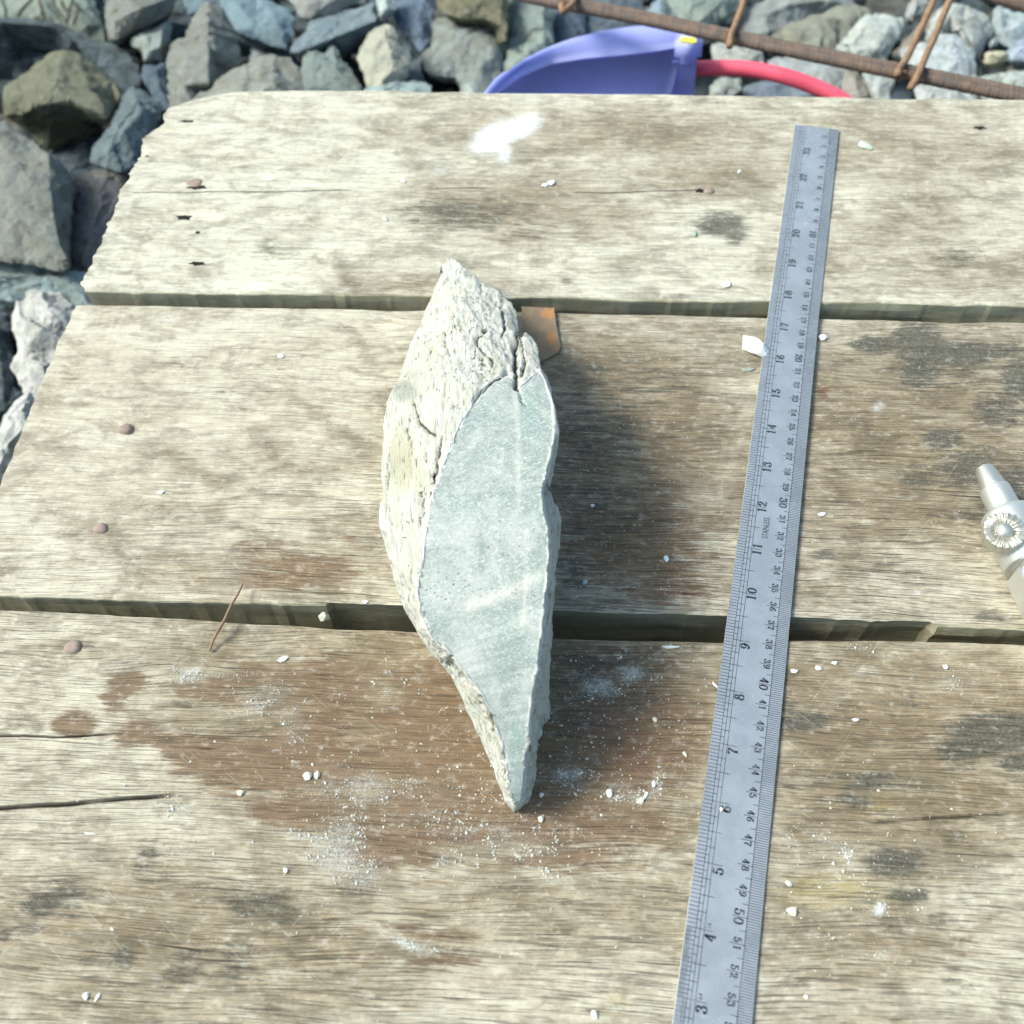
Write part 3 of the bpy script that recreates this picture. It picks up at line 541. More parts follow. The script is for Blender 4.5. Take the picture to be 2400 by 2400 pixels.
sp = dict(crack=cr*up, cut=cutv, rim=np.exp(-(polydist(vpx, vpy, [q[:2] for q in inner+inner[:1]])/7.)**2),
          olive=blobs(vpx, vpy, [(940, 1080, 40, 90, .8), (985, 1120, 25, 60, .6), (960, 900, 60, 50, .5), (990, 1380, 12, 60, .8), (1010, 840, 30, 50, .45), (1060, 700, 25, 60, .45), (930, 1200, 20, 60, .4)]),
          grey=blobs(vpx, vpy, [(945, 915, 35, 30, .95), (975, 880, 30, 20, .6), (920, 1090, 20, 40, .5), (1090, 1000, 60, 40, .4), (1240, 740, 20, 40, .6), (1050, 605, 12, 14, .6), (1200, 735, 16, 22, .7)]),
          teal=blobs(vpx, vpy, [(1240, 980, 35, 90, .7), (1278, 1360, 16, 40, .8), (1265, 1420, 20, 40, .5), (1215, 1760, 26, 70, .9), (1100, 1180, 60, 80, .3), (1060, 1430, 60, 40, .45), (1280, 1190, 20, 50, .8), (1030, 1290, 40, 40, .4), (1210, 1860, 20, 20, .6), (1190, 1450, 60, 60, .35), (1160, 960, 50, 40, .35)]),
          vein=np.exp(-(polydist(vpx, vpy, [(1210, 915), (1214, 1000), (1216, 1100), (1214, 1200)])/6.)**2)*.42+np.exp(-(polydist(vpx, vpy, [(1235, 1240), (1232, 1400), (1225, 1480)])/5.)**2)*.35+np.exp(-(polydist(vpx, vpy, [(1100, 1420), (1180, 1390), (1260, 1350)])/14.)**2)*.5)
tri = [[v_.index for v_ in f.verts] for f in bm.faces]; mi = [f.material_index for f in bm.faces]; bm.verts.index_update()
# one material, the polished and the broken skin are told apart by 'cut'
n = NT('schist_stone'); v0 = n.obj()
ang = math.atan2(ax[1], ax[0])
v = n.obj(rot=(0, 0, -ang))            # x along the foliation
fo = n.noise(n.map(v, (.30, 4.5, 4.5)), 1, 8, .68, .3); fo2 = n.noise(n.map(v, (1.0, 19, 19)), 1, 6, .7, .2); bl = n.noise(n.map(v, (.5, .9, .9)), 1, 6, .65); sp2 = n.noise(v, 9., 6, .7)
rgh = n.mix(n.mr(fo, .35, .68), (.37, .38, .325), (.58, .59, .545))
rgh = n.mix(n.math('MULTIPLY', n.mr(bl, .5, .72), .55), rgh, (.40, .385, .27))
rgh = n.mix(n.math('MULTIPLY', n.mr(n.math('ADD', n.attr('olive'), n.math('MULTIPLY', n.math('SUBTRACT', fo, .5), 2.)), .3, .9), .6), rgh, (.30, .28, .15))
rgh = n.mix(n.math('MULTIPLY', n.mr(n.math('ADD', n.attr('grey'), n.math('MULTIPLY', n.math('SUBTRACT', fo2, .5), 2.)), .35, .85), .65), rgh, (.20, .22, .20))
rgh = n.mix(n.math('MULTIPLY', n.mr(fo2, .56, .70), .5), rgh, (.33, .31, .23))
lines_ = n.mr(n.noise(n.map(v, (.28, 8., 8.), (5, 2, 8)), 1, 5, .6, .5), .60, .66)
rgh = n.mix(n.math('MULTIPLY', lines_, .9), rgh, (.13, .125, .09))
bl2 = n.noise(v0, .55, 9, .75, .6); cutc = n.mix(n.mr(bl2, .40, .62), (.225, .27, .245), (.365, .388, .36))
cutc = n.mix(n.math('MULTIPLY', n.mr(n.math('ADD', n.attr('teal'), n.math('MULTIPLY', n.math('SUBTRACT', bl, .5), 2.2)), .25, .8), .75), cutc, (.21, .285, .255))
# saw and scratch marks: two families of fine parallel lines and scattered nicks
scr = n.noise(n.map(n.obj(rot=(0, 0, math.radians(-28))), (3.0, 26, 26)), 1, 5, .7, .3); scr2 = n.noise(n.map(n.obj(rot=(0, 0, math.radians(55))), (3.4, 30, 30), (5, 1, 2)), 1, 4, .65, .3)
cutc = n.mix(n.math('MULTIPLY', n.mr(scr, .53, .63), .7), cutc, (.60, .62, .58)); cutc = n.mix(n.math('MULTIPLY', n.mr(scr2, .56, .65), .65), cutc, (.62, .64, .60))
cutc = n.mix(n.math('MULTIPLY', n.mr(sp2, .58, .72), .6), cutc, (.68, .69, .65)); cutc = n.mix(n.math('MULTIPLY', n.mr(n.noise(v, 3.2, 8, .78, .5), .54, .72), .5), cutc, (.20, .25, .22))
cutc = n.mix(n.math('MULTIPLY', n.attr('vein'), n.mr(sp2, .3, .6, .3, 1.)), cutc, (.66, .63, .54))
base_c = n.mix(n.attr('cut'), rgh, cutc)
rimf = n.mr(n.math('ADD', n.attr('rim'), n.math('MULTIPLY', n.math('SUBTRACT', fo, .5), 1.6)), .45, .8)
base_c = n.mix(n.math('MULTIPLY', rimf, .38), base_c, (.72, .73, .69))
base_c = n.mix(n.mr(n.attr('crack'), .35, .8), base_c, (.09, .085, .065))
hh = n.math('ADD', fo, n.math('MULTIPLY', fo2, .45)); hh = n.math('SUBTRACT', hh, n.math('MULTIPLY', lines_, .5)); hh = n.math('MULTIPLY', hh, n.mr(n.attr('cut'), 0, 1, 1., .06))
nb = n.bump(hh, .9, .0016); nb = n.bump(n.math('ADD', scr, sp2), .7, .0004, nb)
M['stone'] = n.done(base_c, .8, nb, spec=.3)
o = mk('stone', P, tri, M['stone'], attrs=sp, smooth=True)
tag(o, 'pale green and cream leaf-shaped stone standing on the boards with its sawn face up', 'stone')
bm.free()

# ------------------------------------------------------------ steel ruler
RA = math.radians(-100.7657); RO = np.array([17.1198, 57.8519, 0]); DU = np.array([math.cos(RA), math.sin(RA), 0]); DV = np.array([-math.sin(RA), math.cos(RA), 0])
RL, VL, V3, VR = 60.9498, -2.284, -1.5623, .5549
def rzh(u): return np.where(u < 16., (16.-u)*KT*.98, 0.)+.0
def RP(u, vv, h=0.): return RO+DU*u+DV*vv+Z*(float(rzh(u))+h+.04+.10*max(0,min(1,(17-u)/3)))
n = NT('brushed_steel'); v = n.obj()
rl = n.noise(n.map(n.obj(rot=(0, 0, -RA)), (.6, 60, 1)), 1, 4, .6)
bl = n.noise(v, .55, 5, .6); sm = n.noise(v, 1.4, 6, .7)
col = n.mix(n.mr(bl, .35, .65), (.47, .485, .48), (.54, .555, .55)); col = n.mix(n.math('MULTIPLY', n.mr(sm, .62, .70), .5), col, (.74, .74, .72)); col = n.mix(n.math('MULTIPLY', n.mr(rl, .5, .7), .15), col, (.3, .3, .3))
M['steel'] = n.done(col, n.mr(bl, .3, .7, .25, .31), n.bump(rl, .12, .0001), metal=.7, spec=.5)
n = NT('engraved_black'); v = n.obj()
M['ink'] = n.done(n.mix(n.mr(n.noise(v, 1.6, 5, .7), .52, .75), (.02, .028, .04), (.16, .18, .20)), .6)
ruler = empty('steel_ruler', RP(30, -.8, -.06)); tag(ruler, 'long stainless steel ruler with inch and centimetre scales lying across the boards', 'ruler')
us = np.concatenate([np.linspace(0.02, 16, 24), np.linspace(17, 61.6, 20)])
V = []; F_ = []
for u in us:
    for (vv, h) in ((VL, -.0), (VL+.02, .0), (VR-.02, .0), (VR, -.0), (VR, -.10), (VL, -.10)): V.append(RP(u, vv, h-(0.02 if vv in (VL, VR) and h == 0 else 0)))
m = 6
for i in range(len(us)-1):
    for k in range(m): F_.append((i*m+k, i*m+(k+1) % m, (i+1)*m+(k+1) % m, (i+1)*m+k))
F_ += [tuple(range(m))[::-1], tuple((len(us)-1)*m+k for k in range(m))]
mk('blade', V, F_, M['steel'], ruler)
marks = MB(); UMAX = 60.8
def stroke(b, u0, v0, u1, v1, wd, h=.004):
    a, c = RP(u0, v0, h), RP(u1, v1, h); d = c-a; L = np.linalg.norm(d); d /= L; q = np.cross(Z, d); q /= np.linalg.norm(q); q *= wd/2
    b.add(([a-q, a+q, c+q, c-q], [(0, 3, 2, 1)]))
L0, L1, L2, L3 = VL+.27, VL+.40, VL+.56, V3
def ink_gap(u, vv): return vnoise(u*1.3, vv*2.1, 3.3) > .43
for mm in range(1, 601):
    u = mm/10.; wd = .027
    if ink_gap(u, 2.): continue
    if mm % 10 == 0: v0 = -.58
    elif mm % 5 == 0: v0 = -.24
    else: v0 = 0.0
    stroke(marks, u, v0, u, VR-.03, wd)
for i in range(0, 60): stroke(marks, i+.0, 0.0, i+1.0, 0.0, .026, .006)
for vv in (L1, L2, L3):
    for i in range(0, 60):
        if not ink_gap(i*3.1, vv*9): stroke(marks, i+.02, vv, i+1.02, vv, .022, .006)
for i in range(52, 60): stroke(marks, i-.2, L0, i+.8, L0, .013, .006)
i64 = 0
for k in range(1, 64*24):
    inch = k/64.; u = RL-2.54*inch
    if u > UMAX or u < .1: continue
    if k % 64 == 0: e = V3+.42
    elif k % 32 == 0: e = V3+.24
    elif k % 16 == 0: e = L3
    elif k % 8 == 0: e = L2
    elif k % 4 == 0: e = L1
    elif inch < 4 and k % 2 == 0: e = L1 if inch < 3 else L0
    elif 3 < inch < 4: e = L0-.05
    else: continue
    if inch > 4 and ink_gap(u*1.9, 7.): continue
    stroke(marks, u, VL+.02, u, e, .026 if inch > 4 or k % 4 == 0 else .014)
o = mk('graduation_marks', marks.V, marks.F, M['ink'], ruler); o['kind'] = 'stuff'
# numerals, drawn as thick and thin pen strokes in a 0.6 x 1 box
def arc(cx_, cy_, rx, ry, a0, a1, n_=14): return [(cx_+rx*math.cos(math.radians(a0+(a1-a0)*i/n_)), cy_+ry*math.sin(math.radians(a0+(a1-a0)*i/n_))) for i in range(n_+1)]
GL = {'0': [arc(.3, .5, .25, .48, 0, 360, 24)],
 '1': [[(.32, 0), (.32, 1.)], [(.12, .82), (.32, .97)], [(.12, .02), (.52, .02)]],
 '2': [arc(.3, .72, .22, .27, 165, -10, 14)+[(.42, .5), (.2, .25), (.06, .05)], [(.05, .04), (.38, .07), (.52, .03), (.55, .2)], arc(.12, .74, .05, .07, 0, 360, 6)],
 '3': [arc(.27, .76, .2, .22, 160, -90, 12), arc(.27, .28, .26, .27, 90, -160, 14), arc(.1, .78, .05, .06, 0, 360, 6), arc(.08, .24, .05, .06, 0, 360, 6)],
 '4': [[(.42, 0), (.42, 1.)], [(.42, 1.), (.03, .3)], [(.03, .28), (.6, .28)], [(.27, .02), (.57, .02)]],
 '5': [[(.12, .97), (.5, .95)], [(.12, .99), (.12, .53)]+arc(.28, .31, .25, .30, 130, -160, 16), arc(.09, .24, .05, .06, 0, 360, 6), [(.14, .93), (.5, .91)]],
 '6': [arc(.31, .29, .23, .28, 0, 360, 20), [(.08, .32), (.1, .6), (.24, .88), (.42, .98), (.5, .86)], arc(.47, .84, .05, .06, 0, 360, 6)],
 '7': [[(.06, .96), (.56, .96)], [(.07, .92), (.56, .90)], [(.06, .98), (.05, .74)], [(.56, .95), (.36, .55), (.28, .25), (.28, .0)], [(.31, .2), (.31, .0)]],
 '8': [arc(.3, .75, .19, .23, 0, 360, 18), arc(.3, .27, .25, .26, 0, 360, 20)],
 '9': [arc(.29, .70, .23, .28, 0, 360, 20), [(.52, .68), (.5, .4), (.36, .12), (.18, .02), (.1, .14)], arc(.13, .16, .05, .06, 0, 360, 6)]}
def glyph(b, ch, org, ex, ey, hgt):
    """org: lower left corner in (u,v); ex, ey: reading direction and up direction in (u,v)"""
    for pl in GL[ch]:
        pts = np.array(pl); m_ = len(pts); q = []
        for i in range(m_):
            t = pts[min(i+1, m_-1)]-pts[max(i-1, 0)]; t = t/(np.linalg.norm(t)+1e-9)
            wd = .036+.075*abs(t[1])**1.2; nn_ = np.array([-t[1], t[0]])*wd
            q.append((pts[i]+nn_, pts[i]-nn_))
        V_ = []
        for a, c in q:
            for p in (a, c):
                uv = np.array(org)+(np.array(ex)*p[0]+np.array(ey)*p[1])*hgt; V_.append(RP(uv[0], uv[1], .007))
        b.add((V_, [(2*i, 2*i+1, 2*i+3, 2*i+2) for i in range(m_-1)]))
for k in range(1, 60):
    s_ = str(k); h_ = .38 if k % 10 == 0 else .29; gw = .62*h_; b = MB()
    if len(s_) == 1: glyph(b, s_, (k-.17-.3*h_, -.12-h_), (1, 0), (0, 1), h_)
    else:
        glyph(b, s_[0], (k-.05-gw, -.13-h_), (1, 0), (0, 1), h_); glyph(b, s_[1], (k+.05, -.13-h_), (1, 0), (0, 1), h_)
    mk('centimetre_numeral', b.V, b.F, M['ink'], ruler)
for k in range(1, 25):
    u = RL-2.54*k; s_ = str(k); h_ = .42; gw = .66*h_; b = MB()
    if u < .05 or u > 60: continue
    if len(s_) == 1: glyph(b, s_, (u+.10+.62*h_, V3+.04+h_), (-1, 0), (0, -1), h_)
    else: glyph(b, s_[0], (u+.04+gw, V3+.04+h_), (-1, 0), (0, -1), h_); glyph(b, s_[1], (u-.06, V3+.04+h_), (-1, 0), (0, -1), h_)
    mk('inch_numeral', b.V, b.F, M['ink'], ruler)
def text(name, s_, u, vv, h_, w_=None):
    w_ = w_ or h_
    cu = bpy.data.curves.new(name, 'FONT'); cu.body = s_; cu.size = 1.; t = bpy.data.objects.new(name, cu); C.objects.link(t)
    me = bpy.data.meshes.new_from_object(t.evaluated_get(bpy.context.evaluated_depsgraph_get())); bpy.data.objects.remove(t)
    V_ = [RP(u-q.co.x*w_, vv-q.co.y*h_, .007) for q in me.vertices]; F2 = [tuple(p.vertices) for p in me.polygons]
    return mk(name, V_, F2, M['ink'], ruler)
text('stainless_lettering', 'STAINLESS', 32.3, V3+.68, .40, .27); text('fraction_lettering', '64', RL-7.62-.06, V3+.24, .24); text('fraction_lettering', '16', RL-10.16-.06, V3+.24, .24)

# ------------------------------------------------------------ rocks of the pile behind the table
def rock(label, pts, z, mat, col, inner=(), ridge=(), h=2.2, depth=9., rough=.28, seed=0, round_=.55, name='rock', fine=None):
    """pts: outline (px,py[,dz]); inner: (px,py,dz) crown points; ridge: index pairs into inner; z: height of the rim"""
    xs = [p[0] for p in pts]; ys = [p[1] for p in pts]; cx_, cy_ = sum(xs)/len(xs), sum(ys)/len(ys)
    out = [(p[0], p[1], z+(p[2] if len(p) > 2 else 0)) for p in pts]
    inn_ = [(p[0], p[1], z+p[2]) for p in inner] if inner else [(cx_+(p[0]-cx_)*.62, cy_+(p[1]-cy_)*.62, z+h*.8) for p in pts]+[(cx_, cy_, z+h)]
    W, fs, idx, P2 = tri_surface(out, inn_, ridge)
    ctr = np.mean([W[idx[i]] for i in range(len(out))], 0); ring = [idx[i] for i in range(len(out))]
    base = []
    for i in ring:
        d = W[i]-ctr; v_ = ray(*[float(q[0]) for q in pix([W[i]])]); q = W[i]+v_*depth*.75; q = q+(ctr+v_*depth*.75-q)*(1-round_); base.append(q-Z*depth*.3)
    V, F_ = close_rock(W, fs, ring, base); bm = to_bm(V, F_)
    L = fine or max(.30, np.ptp([p[0] for p in V])/24); refine(bm, L, 7)
    bm.normal_update(); bm.verts.index_update()
    P = np.array([v_.co[:] for v_ in bm.verts]); N = np.array([v_.normal[:] for v_ in bm.verts])
    size = np.ptp(P[:, 0]); k = 4./max(size, 2.)
    d = fbm(P[:, 0]*k*.6+seed*3.1, P[:, 1]*k*.6, P[:, 2]*k*.6, 5, .55)*rough*size*.12
    d = d-np.abs(fbm(P[:, 0]*.55+seed, P[:, 1]*.55, P[:, 2]*.55, 4, .6))*.55+.1
    st_ = P[:, 0]*math.sin(seed)*.8+P[:, 1]*math.cos(seed)*.8+P[:, 2]*.9; d = d+vnoise(np.floor(st_*1.1+fbm(P[:, 0]*.2, P[:, 1]*.2, seed, 3)*2)*3.3, seed, 1.)*.32
    Q = P+N*d[:, None]
    o = mk(name, Q, [[v_.index for v_ in f.verts] for f in bm.faces], M[mat]); bm.free()
    o.data.polygons.foreach_set('use_smooth', [True]*len(o.data.polygons)); 
    try: o.data.set_sharp_from_angle(angle=math.radians(13))
    except Exception: pass
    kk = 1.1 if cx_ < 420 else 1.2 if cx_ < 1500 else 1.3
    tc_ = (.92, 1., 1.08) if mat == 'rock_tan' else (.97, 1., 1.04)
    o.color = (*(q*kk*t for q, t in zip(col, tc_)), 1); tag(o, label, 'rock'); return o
BL, BLD, TAN, OLV, PAL, WHT, GRN, DRK, TEA = (.19, .25, .30), (.10, .14, .19), (.36, .32, .25), (.22, .20, .12), (.46, .49, .44), (.62, .62, .56), (.24, .29, .25), (.06, .075, .075), (.34, .44, .45)
G1, G2, G3 = -19., -22., -26.
RK = [
 ('cream green rock carrying dry black roots, in the top left corner of the photo', [(-60, -60), (215, -60), (226, 10), (236, 60), (243, 95, -1), (205, 92, -1), (150, 66), (60, 50), (-60, 46)], G3, 'rock_pale', (.36, .42, .34), [(0, -20, 2), (120, -20, 2.5), (200, 20, 1.5), (100, 30, 1.5), (205, 60, .5)], 9.),
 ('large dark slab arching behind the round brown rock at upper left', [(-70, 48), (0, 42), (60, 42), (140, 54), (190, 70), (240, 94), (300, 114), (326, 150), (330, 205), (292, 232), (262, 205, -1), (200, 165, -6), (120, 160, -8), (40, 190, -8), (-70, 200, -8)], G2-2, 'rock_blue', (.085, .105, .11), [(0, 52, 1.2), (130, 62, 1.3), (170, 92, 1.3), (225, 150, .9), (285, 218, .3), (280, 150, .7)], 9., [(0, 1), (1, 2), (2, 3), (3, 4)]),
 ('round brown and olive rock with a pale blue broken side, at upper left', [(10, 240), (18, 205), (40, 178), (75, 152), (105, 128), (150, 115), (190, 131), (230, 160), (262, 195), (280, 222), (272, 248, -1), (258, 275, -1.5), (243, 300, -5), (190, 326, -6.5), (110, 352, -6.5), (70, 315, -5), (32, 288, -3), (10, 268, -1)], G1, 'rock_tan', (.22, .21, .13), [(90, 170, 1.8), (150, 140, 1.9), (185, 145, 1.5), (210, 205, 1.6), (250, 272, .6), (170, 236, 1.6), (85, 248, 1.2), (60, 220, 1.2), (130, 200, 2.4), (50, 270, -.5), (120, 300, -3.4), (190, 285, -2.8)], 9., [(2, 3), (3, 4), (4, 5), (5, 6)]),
 ('grey brown rock with pale rounded left edge beside the rooted corner rock', [(262, -50), (250, 20), (246, 70), (252, 94), (268, 94), (300, 76), (350, 56), (398, 32), (412, -10), (412, -50)], G2, 'rock_tan', (.27, .27, .23), [(285, -10, 2), (270, 50, 1.2), (330, 20, 2.6), (385, 0, 1.4)], 9.),
 ('small mottled pale green rock below the grey brown rock at the top', [(302, 92), (325, 72), (360, 60), (396, 36), (404, 70), (400, 95), (385, 120), (378, 140), (335, 143), (330, 118), (308, 106)], G2-1, 'rock_pale', (.36, .41, .37), [(340, 85, 1.5), (380, 70, 1.5), (350, 120, 1.2), (375, 110, 1.3)], 6.),
 ('tall rock with tan left face and smooth blue right face beside the mound', [(393, 215), (392, 150), (398, 108), (430, 88), (452, 40), (475, 10), (494, 2), (530, 22), (556, 75, -1), (563, 155, -1.5), (520, 190, -2), (488, 215, -1), (452, 245), (405, 270)], G1+1, 'rock_tan', (.29, .285, .24), [(487, 18, 1.2), (488, 110, 1.6), (487, 195, 1.3), (440, 130, 1.2), (430, 200, 1.0), (455, 70, 1.)], 9., [(0, 1), (1, 2)]),
 ('dark slate blue rock wedged left of the tall tan and blue rock', [(334, 158), (350, 150), (388, 148), (396, 200), (408, 262), (372, 262), (356, 222), (342, 200), (330, 180)], G3+3, 'rock_blue', BLD, [(365, 165, .9), (375, 210, .8), (350, 180, .7)], 6.),
 ('grey teal rock lying against the left corner of the table', [(292, 225), (310, 205), (340, 216), (372, 240), (382, 262), (350, 330), (318, 385), (290, 400), (250, 396), (214, 380), (220, 345), (243, 318), (268, 278)], G1, 'rock_blue', (.17, .215, .215), [(312, 218, 1.), (330, 260, 1.6), (290, 310, 1.7), (250, 360, 1.2), (350, 250, .9)], 8.),
 ('dark blue slab under the round brown rock', [(110, 356), (160, 338), (205, 322), (246, 308), (232, 350), (222, 385), (250, 398), (200, 425), (170, 425), (140, 388)], G3, 'rock_blue', (.09, .12, .15), [(200, 335, .9), (180, 370, .4), (210, 385, .2)], 7.),
 ('large tan rock with a smooth blue side at the left edge', [(-60, 255), (0, 276), (32, 292), (76, 330), (112, 356), (150, 384, -1.), (178, 418, -1.8), (172, 480, -2), (160, 560, -2), (163, 632, -1.6), (150, 628), (60, 620), (-60, 608)], G1+1, 'rock_tan', (.30, .295, .245), [(112, 362, 1.0), (118, 450, 1.3), (132, 550, 1.2), (154, 618, .8), (60, 400, 1.6), (40, 520, 1.7), (0, 330, 1.4), (90, 580, 1.3)], 9., [(0, 1), (1, 2), (2, 3)]),
 ('purple brown mottled rock touching the left end of the far board', [(178, 412), (235, 398), (290, 404), (310, 440), (280, 520), (250, 600), (222, 640), (172, 648), (162, 600), (164, 545), (172, 480)], G2, 'rock_tan', (.22, .21, .205), [(215, 430, 1.1), (240, 480, 1.2), (205, 560, 1.3), (190, 620, .9)], 8.),
 ('flat pale teal slab below the large tan rock at the left edge', [(-60, 606), (0, 610), (80, 625), (165, 634), (225, 642), (215, 730), (180, 728), (160, 700, -.5), (110, 688), (60, 700, -1), (30, 705, -1), (-60, 700, -1)], G1-1, 'rock_pale', (.33, .43, .43), [(0, 650, .8), (80, 655, .9), (160, 660, .8), (195, 690, .5)], 5.),
 ('cream rock with a smooth grey front beside the end of the middle board', [(36, 705), (60, 685), (100, 676), (140, 684), (172, 706), (190, 740), (170, 820), (110, 905), (92, 930), (52, 922), (42, 895), (30, 860), (42, 815), (30, 780), (24, 740)], G1+1, 'rock_pale', (.74, .71, .63), [(100, 700, 1.1), (60, 745, 1.2), (125, 740, 1.6), (60, 830, 1.2), (100, 860, 1.1), (150, 740, 1.2)], 8.),
 ('white rounded rock at the left edge beside the middle board', [(-40, 1010), (0, 1003), (12, 970), (40, 938), (70, 920), (110, 912), (90, 1000), (40, 1090), (-10, 1110), (-50, 1100)], G1+1, 'rock_pale', (.80, .79, .73), [(30, 970, 1.6), (50, 960, 1.5), (20, 1040, 1.6), (60, 1000, 1.5)], 8.),
 ('small grey blue rock in the dark gap at the left edge', [(-60, 715), (10, 715), (26, 750), (24, 800), (38, 850), (30, 900), (50, 925), (10, 965), (-60, 1000)], G3-1, 'rock_blue', (.07, .09, .10), [(-10, 780, 1.), (5, 870, .9)], 7.),
 ('long teal blue rock at the top edge with a square right end', [(425, -5), (500, -25), (600, -12), (668, 12), (692, 40), (690, 80), (672, 117), (610, 98), (555, 76), (535, 40), (470, 20), (440, 34)], G2, 'rock_blue', (.22, .31, .34), [(480, -2, 1.1), (560, 15, 1.2), (640, 35, 1.4), (660, 85, 1.1), (600, 60, 1.1)], 8.),
 ('tan grey rock at the top edge above the long blue grey slab', [(640, -60), (900, -60), (872, 2), (800, 22), (728, 46), (704, 40), (688, 14), (660, -10)], G2, 'rock_tan', (.33, .33, .29), [(720, 10, 1.2), (780, -5, 1.5), (720, -30, 1.6), (830, -20, 1.2)], 7.),
 ('long blue grey slab slanting up to the right near the top', [(728, 50), (800, 26), (880, 6), (892, 36), (880, 58), (850, 85, -1.2), (800, 118, -1.6), (770, 120, -1.7), (700, 144, -1.2), (680, 122), (686, 100), (712, 76)], G2, 'rock_blue', (.24, .30, .32), [(740, 62, 1.), (870, 22, 1.), (880, 48, .7), (790, 85, .9), (700, 122, .5)], 7., [(2, 3), (3, 4)]),
 ('small light blue rock between the tan mound and the long blue slab', [(586, 100), (612, 102), (650, 114), (674, 120), (700, 150), (670, 160), (600, 160), (585, 140)], G3, 'rock_pale', (.33, .40, .43), [(620, 118, .8), (660, 135, .8)], 5.),
 ('broad smooth tan mound of rock right behind the left end of the far board', [(395, 275), (440, 235), (490, 205), (560, 162), (610, 136), (645, 128), (680, 138), (702, 165), (716, 205), (722, 270), (560, 300)], G1+2, 'rock_tan', (.33, .32, .26), [(560, 200, 1.2), (610, 160, 1.2), (640, 150, 1.1), (640, 200, 1.6), (560, 250, 1.7), (690, 200, .6)], 8.),
 ('pointed greenish rock with a blue right half, right of the tan mound', [(704, 200), (708, 140), (722, 118), (742, 114), (760, 128), (768, 104), (778, 102), (805, 140), (838, 185), (850, 230), (840, 270), (712, 270)], G2, 'rock_blue', (.28, .32, .28), [(735, 135, .9), (762, 140, 1.), (760, 215, 1.2), (790, 150, .9), (800, 215, .8), (730, 200, .8)], 7., [(1, 2)]),
 ('cream coloured upright rock with rough front, behind the far board', [(862, 78), (885, 62), (908, 52), (920, 60), (935, 90), (948, 120), (958, 152), (954, 178), (935, 192), (930, 230), (868, 235), (862, 195), (850, 165), (836, 140), (842, 112)], G1+1, 'rock_pale', (.52, .50, .38), [(900, 75, 1.2), (880, 110, 1.3), (915, 120, 1.5), (870, 150, .9), (920, 165, 1.4), (895, 190, 1.2)], 7.),
 ('dark blue slab with a pale streak leaning right of the cream rock', [(918, -40), (1022, -40), (1018, 30), (1008, 90), (1012, 108), (985, 120), (962, 92), (930, 62), (922, 30)], G2, 'rock_blue', (.15, .20, .27), [(935, 30, 1.), (980, 80, 1.1), (1000, 104, .8), (985, 20, .9)], 7., [(0, 1), (1, 2)]),
 ('grey blue rock in shade between the cream rock and the mottled boulder', [(922, 60), (962, 95), (985, 125), (990, 172), (1005, 215), (990, 240), (950, 240), (955, 180), (962, 150), (940, 100)], G3+2, 'rock_blue', (.13, .17, .19), [(960, 120, .6), (975, 190, .7)], 6.),
 ('small white block at the top edge', [(876, -20), (922, -20), (926, 22), (912, 30), (892, 38), (884, 18)], G1, 'rock_pale', (.48, .54, .50), [(900, 0, .7), (908, 18, .6)], 4.),
 ('brown and olive rock at the top edge above the mottled boulder', [(1020, -50), (1192, -50), (1190, 60), (1184, 95), (1172, 62), (1140, 48), (1080, 42), (1040, 30), (1022, 10)], G1, 'rock_tan', (.20, .18, .10), [(1060, -10, 1.2), (1130, 0, 1.6), (1172, 20, 1.1), (1100, 30, .6)], 7.),
 ('grey green mottled boulder behind the middle of the far board', [(1010, 52), (1040, 38), (1080, 44), (1150, 52), (1172, 72), (1178, 125), (1180, 165), (1165, 215), (1100, 240), (1070, 180), (1000, 172), (985, 135), (1004, 106)], G2, 'rock_tan', (.33, .35, .30), [(1060, 70, 1.4), (1130, 85, 1.6), (1160, 130, 1.4), (1060, 120, 1.5), (1120, 165, 1.3), (1020, 150, .9)], 8.),
 ('upright pale green rock left of the purple tub', [(1193, -30), (1296, -20), (1298, 60), (1292, 110), (1285, 150), (1240, 200), (1190, 200), (1182, 150), (1190, 90)], G2, 'rock_pale', (.33, .39, .33), [(1220, 20, 1.4), (1270, 30, 1.4), (1240, 120, 1.5), (1205, 150, 1.1), (1275, 100, 1.1)], 7.),
 ('dark slate rock just behind the left part of the purple tub', [(1299, -20), (1368, -20), (1372, 60), (1362, 110), (1330, 140), (1290, 165), (1294, 100)], G3+1, 'rock_blue', (.12, .15, .19), [(1330, 20, 1.), (1330, 90, 1.)], 7.),
 ('charcoal rock behind the top of the purple tub', [(1374, -20), (1505, -20), (1512, 30), (1520, 70), (1440, 110), (1372, 120), (1370, 60)], G3, 'rock_blue', (.09, .115, .14), [(1430, 20, 1.), (1470, 40, 1.)], 7.),
 ('thin pale teal slab lying flat just beyond the edge of the far board', [(845, 215), (870, 200), (930, 190), (990, 186), (1012, 200), (1010, 245), (850, 250)], G1+3, 'rock_pale', (.36, .46, .44), [(900, 208, .5), (970, 205, .5)], 4.),
 ('small white green stone left of the tub at the board edge', [(1078, 215), (1090, 195), (1108, 186), (1130, 200), (1142, 220), (1120, 250), (1080, 250)], G1+3, 'rock_pale', (.50, .56, .50), [(1105, 205, .7), (1115, 225, .6)], 4.),
 ('blue triangular rock under the reinforcing bar beside the tub rim', [(1508, 32), (1530, 5), (1548, -10), (1580, 30), (1600, 58), (1590, 90), (1540, 90), (1505, 80)], G2, 'rock_blue', (.26, .33, .38), [(1545, 20, .8), (1560, 50, .7)], 5.),
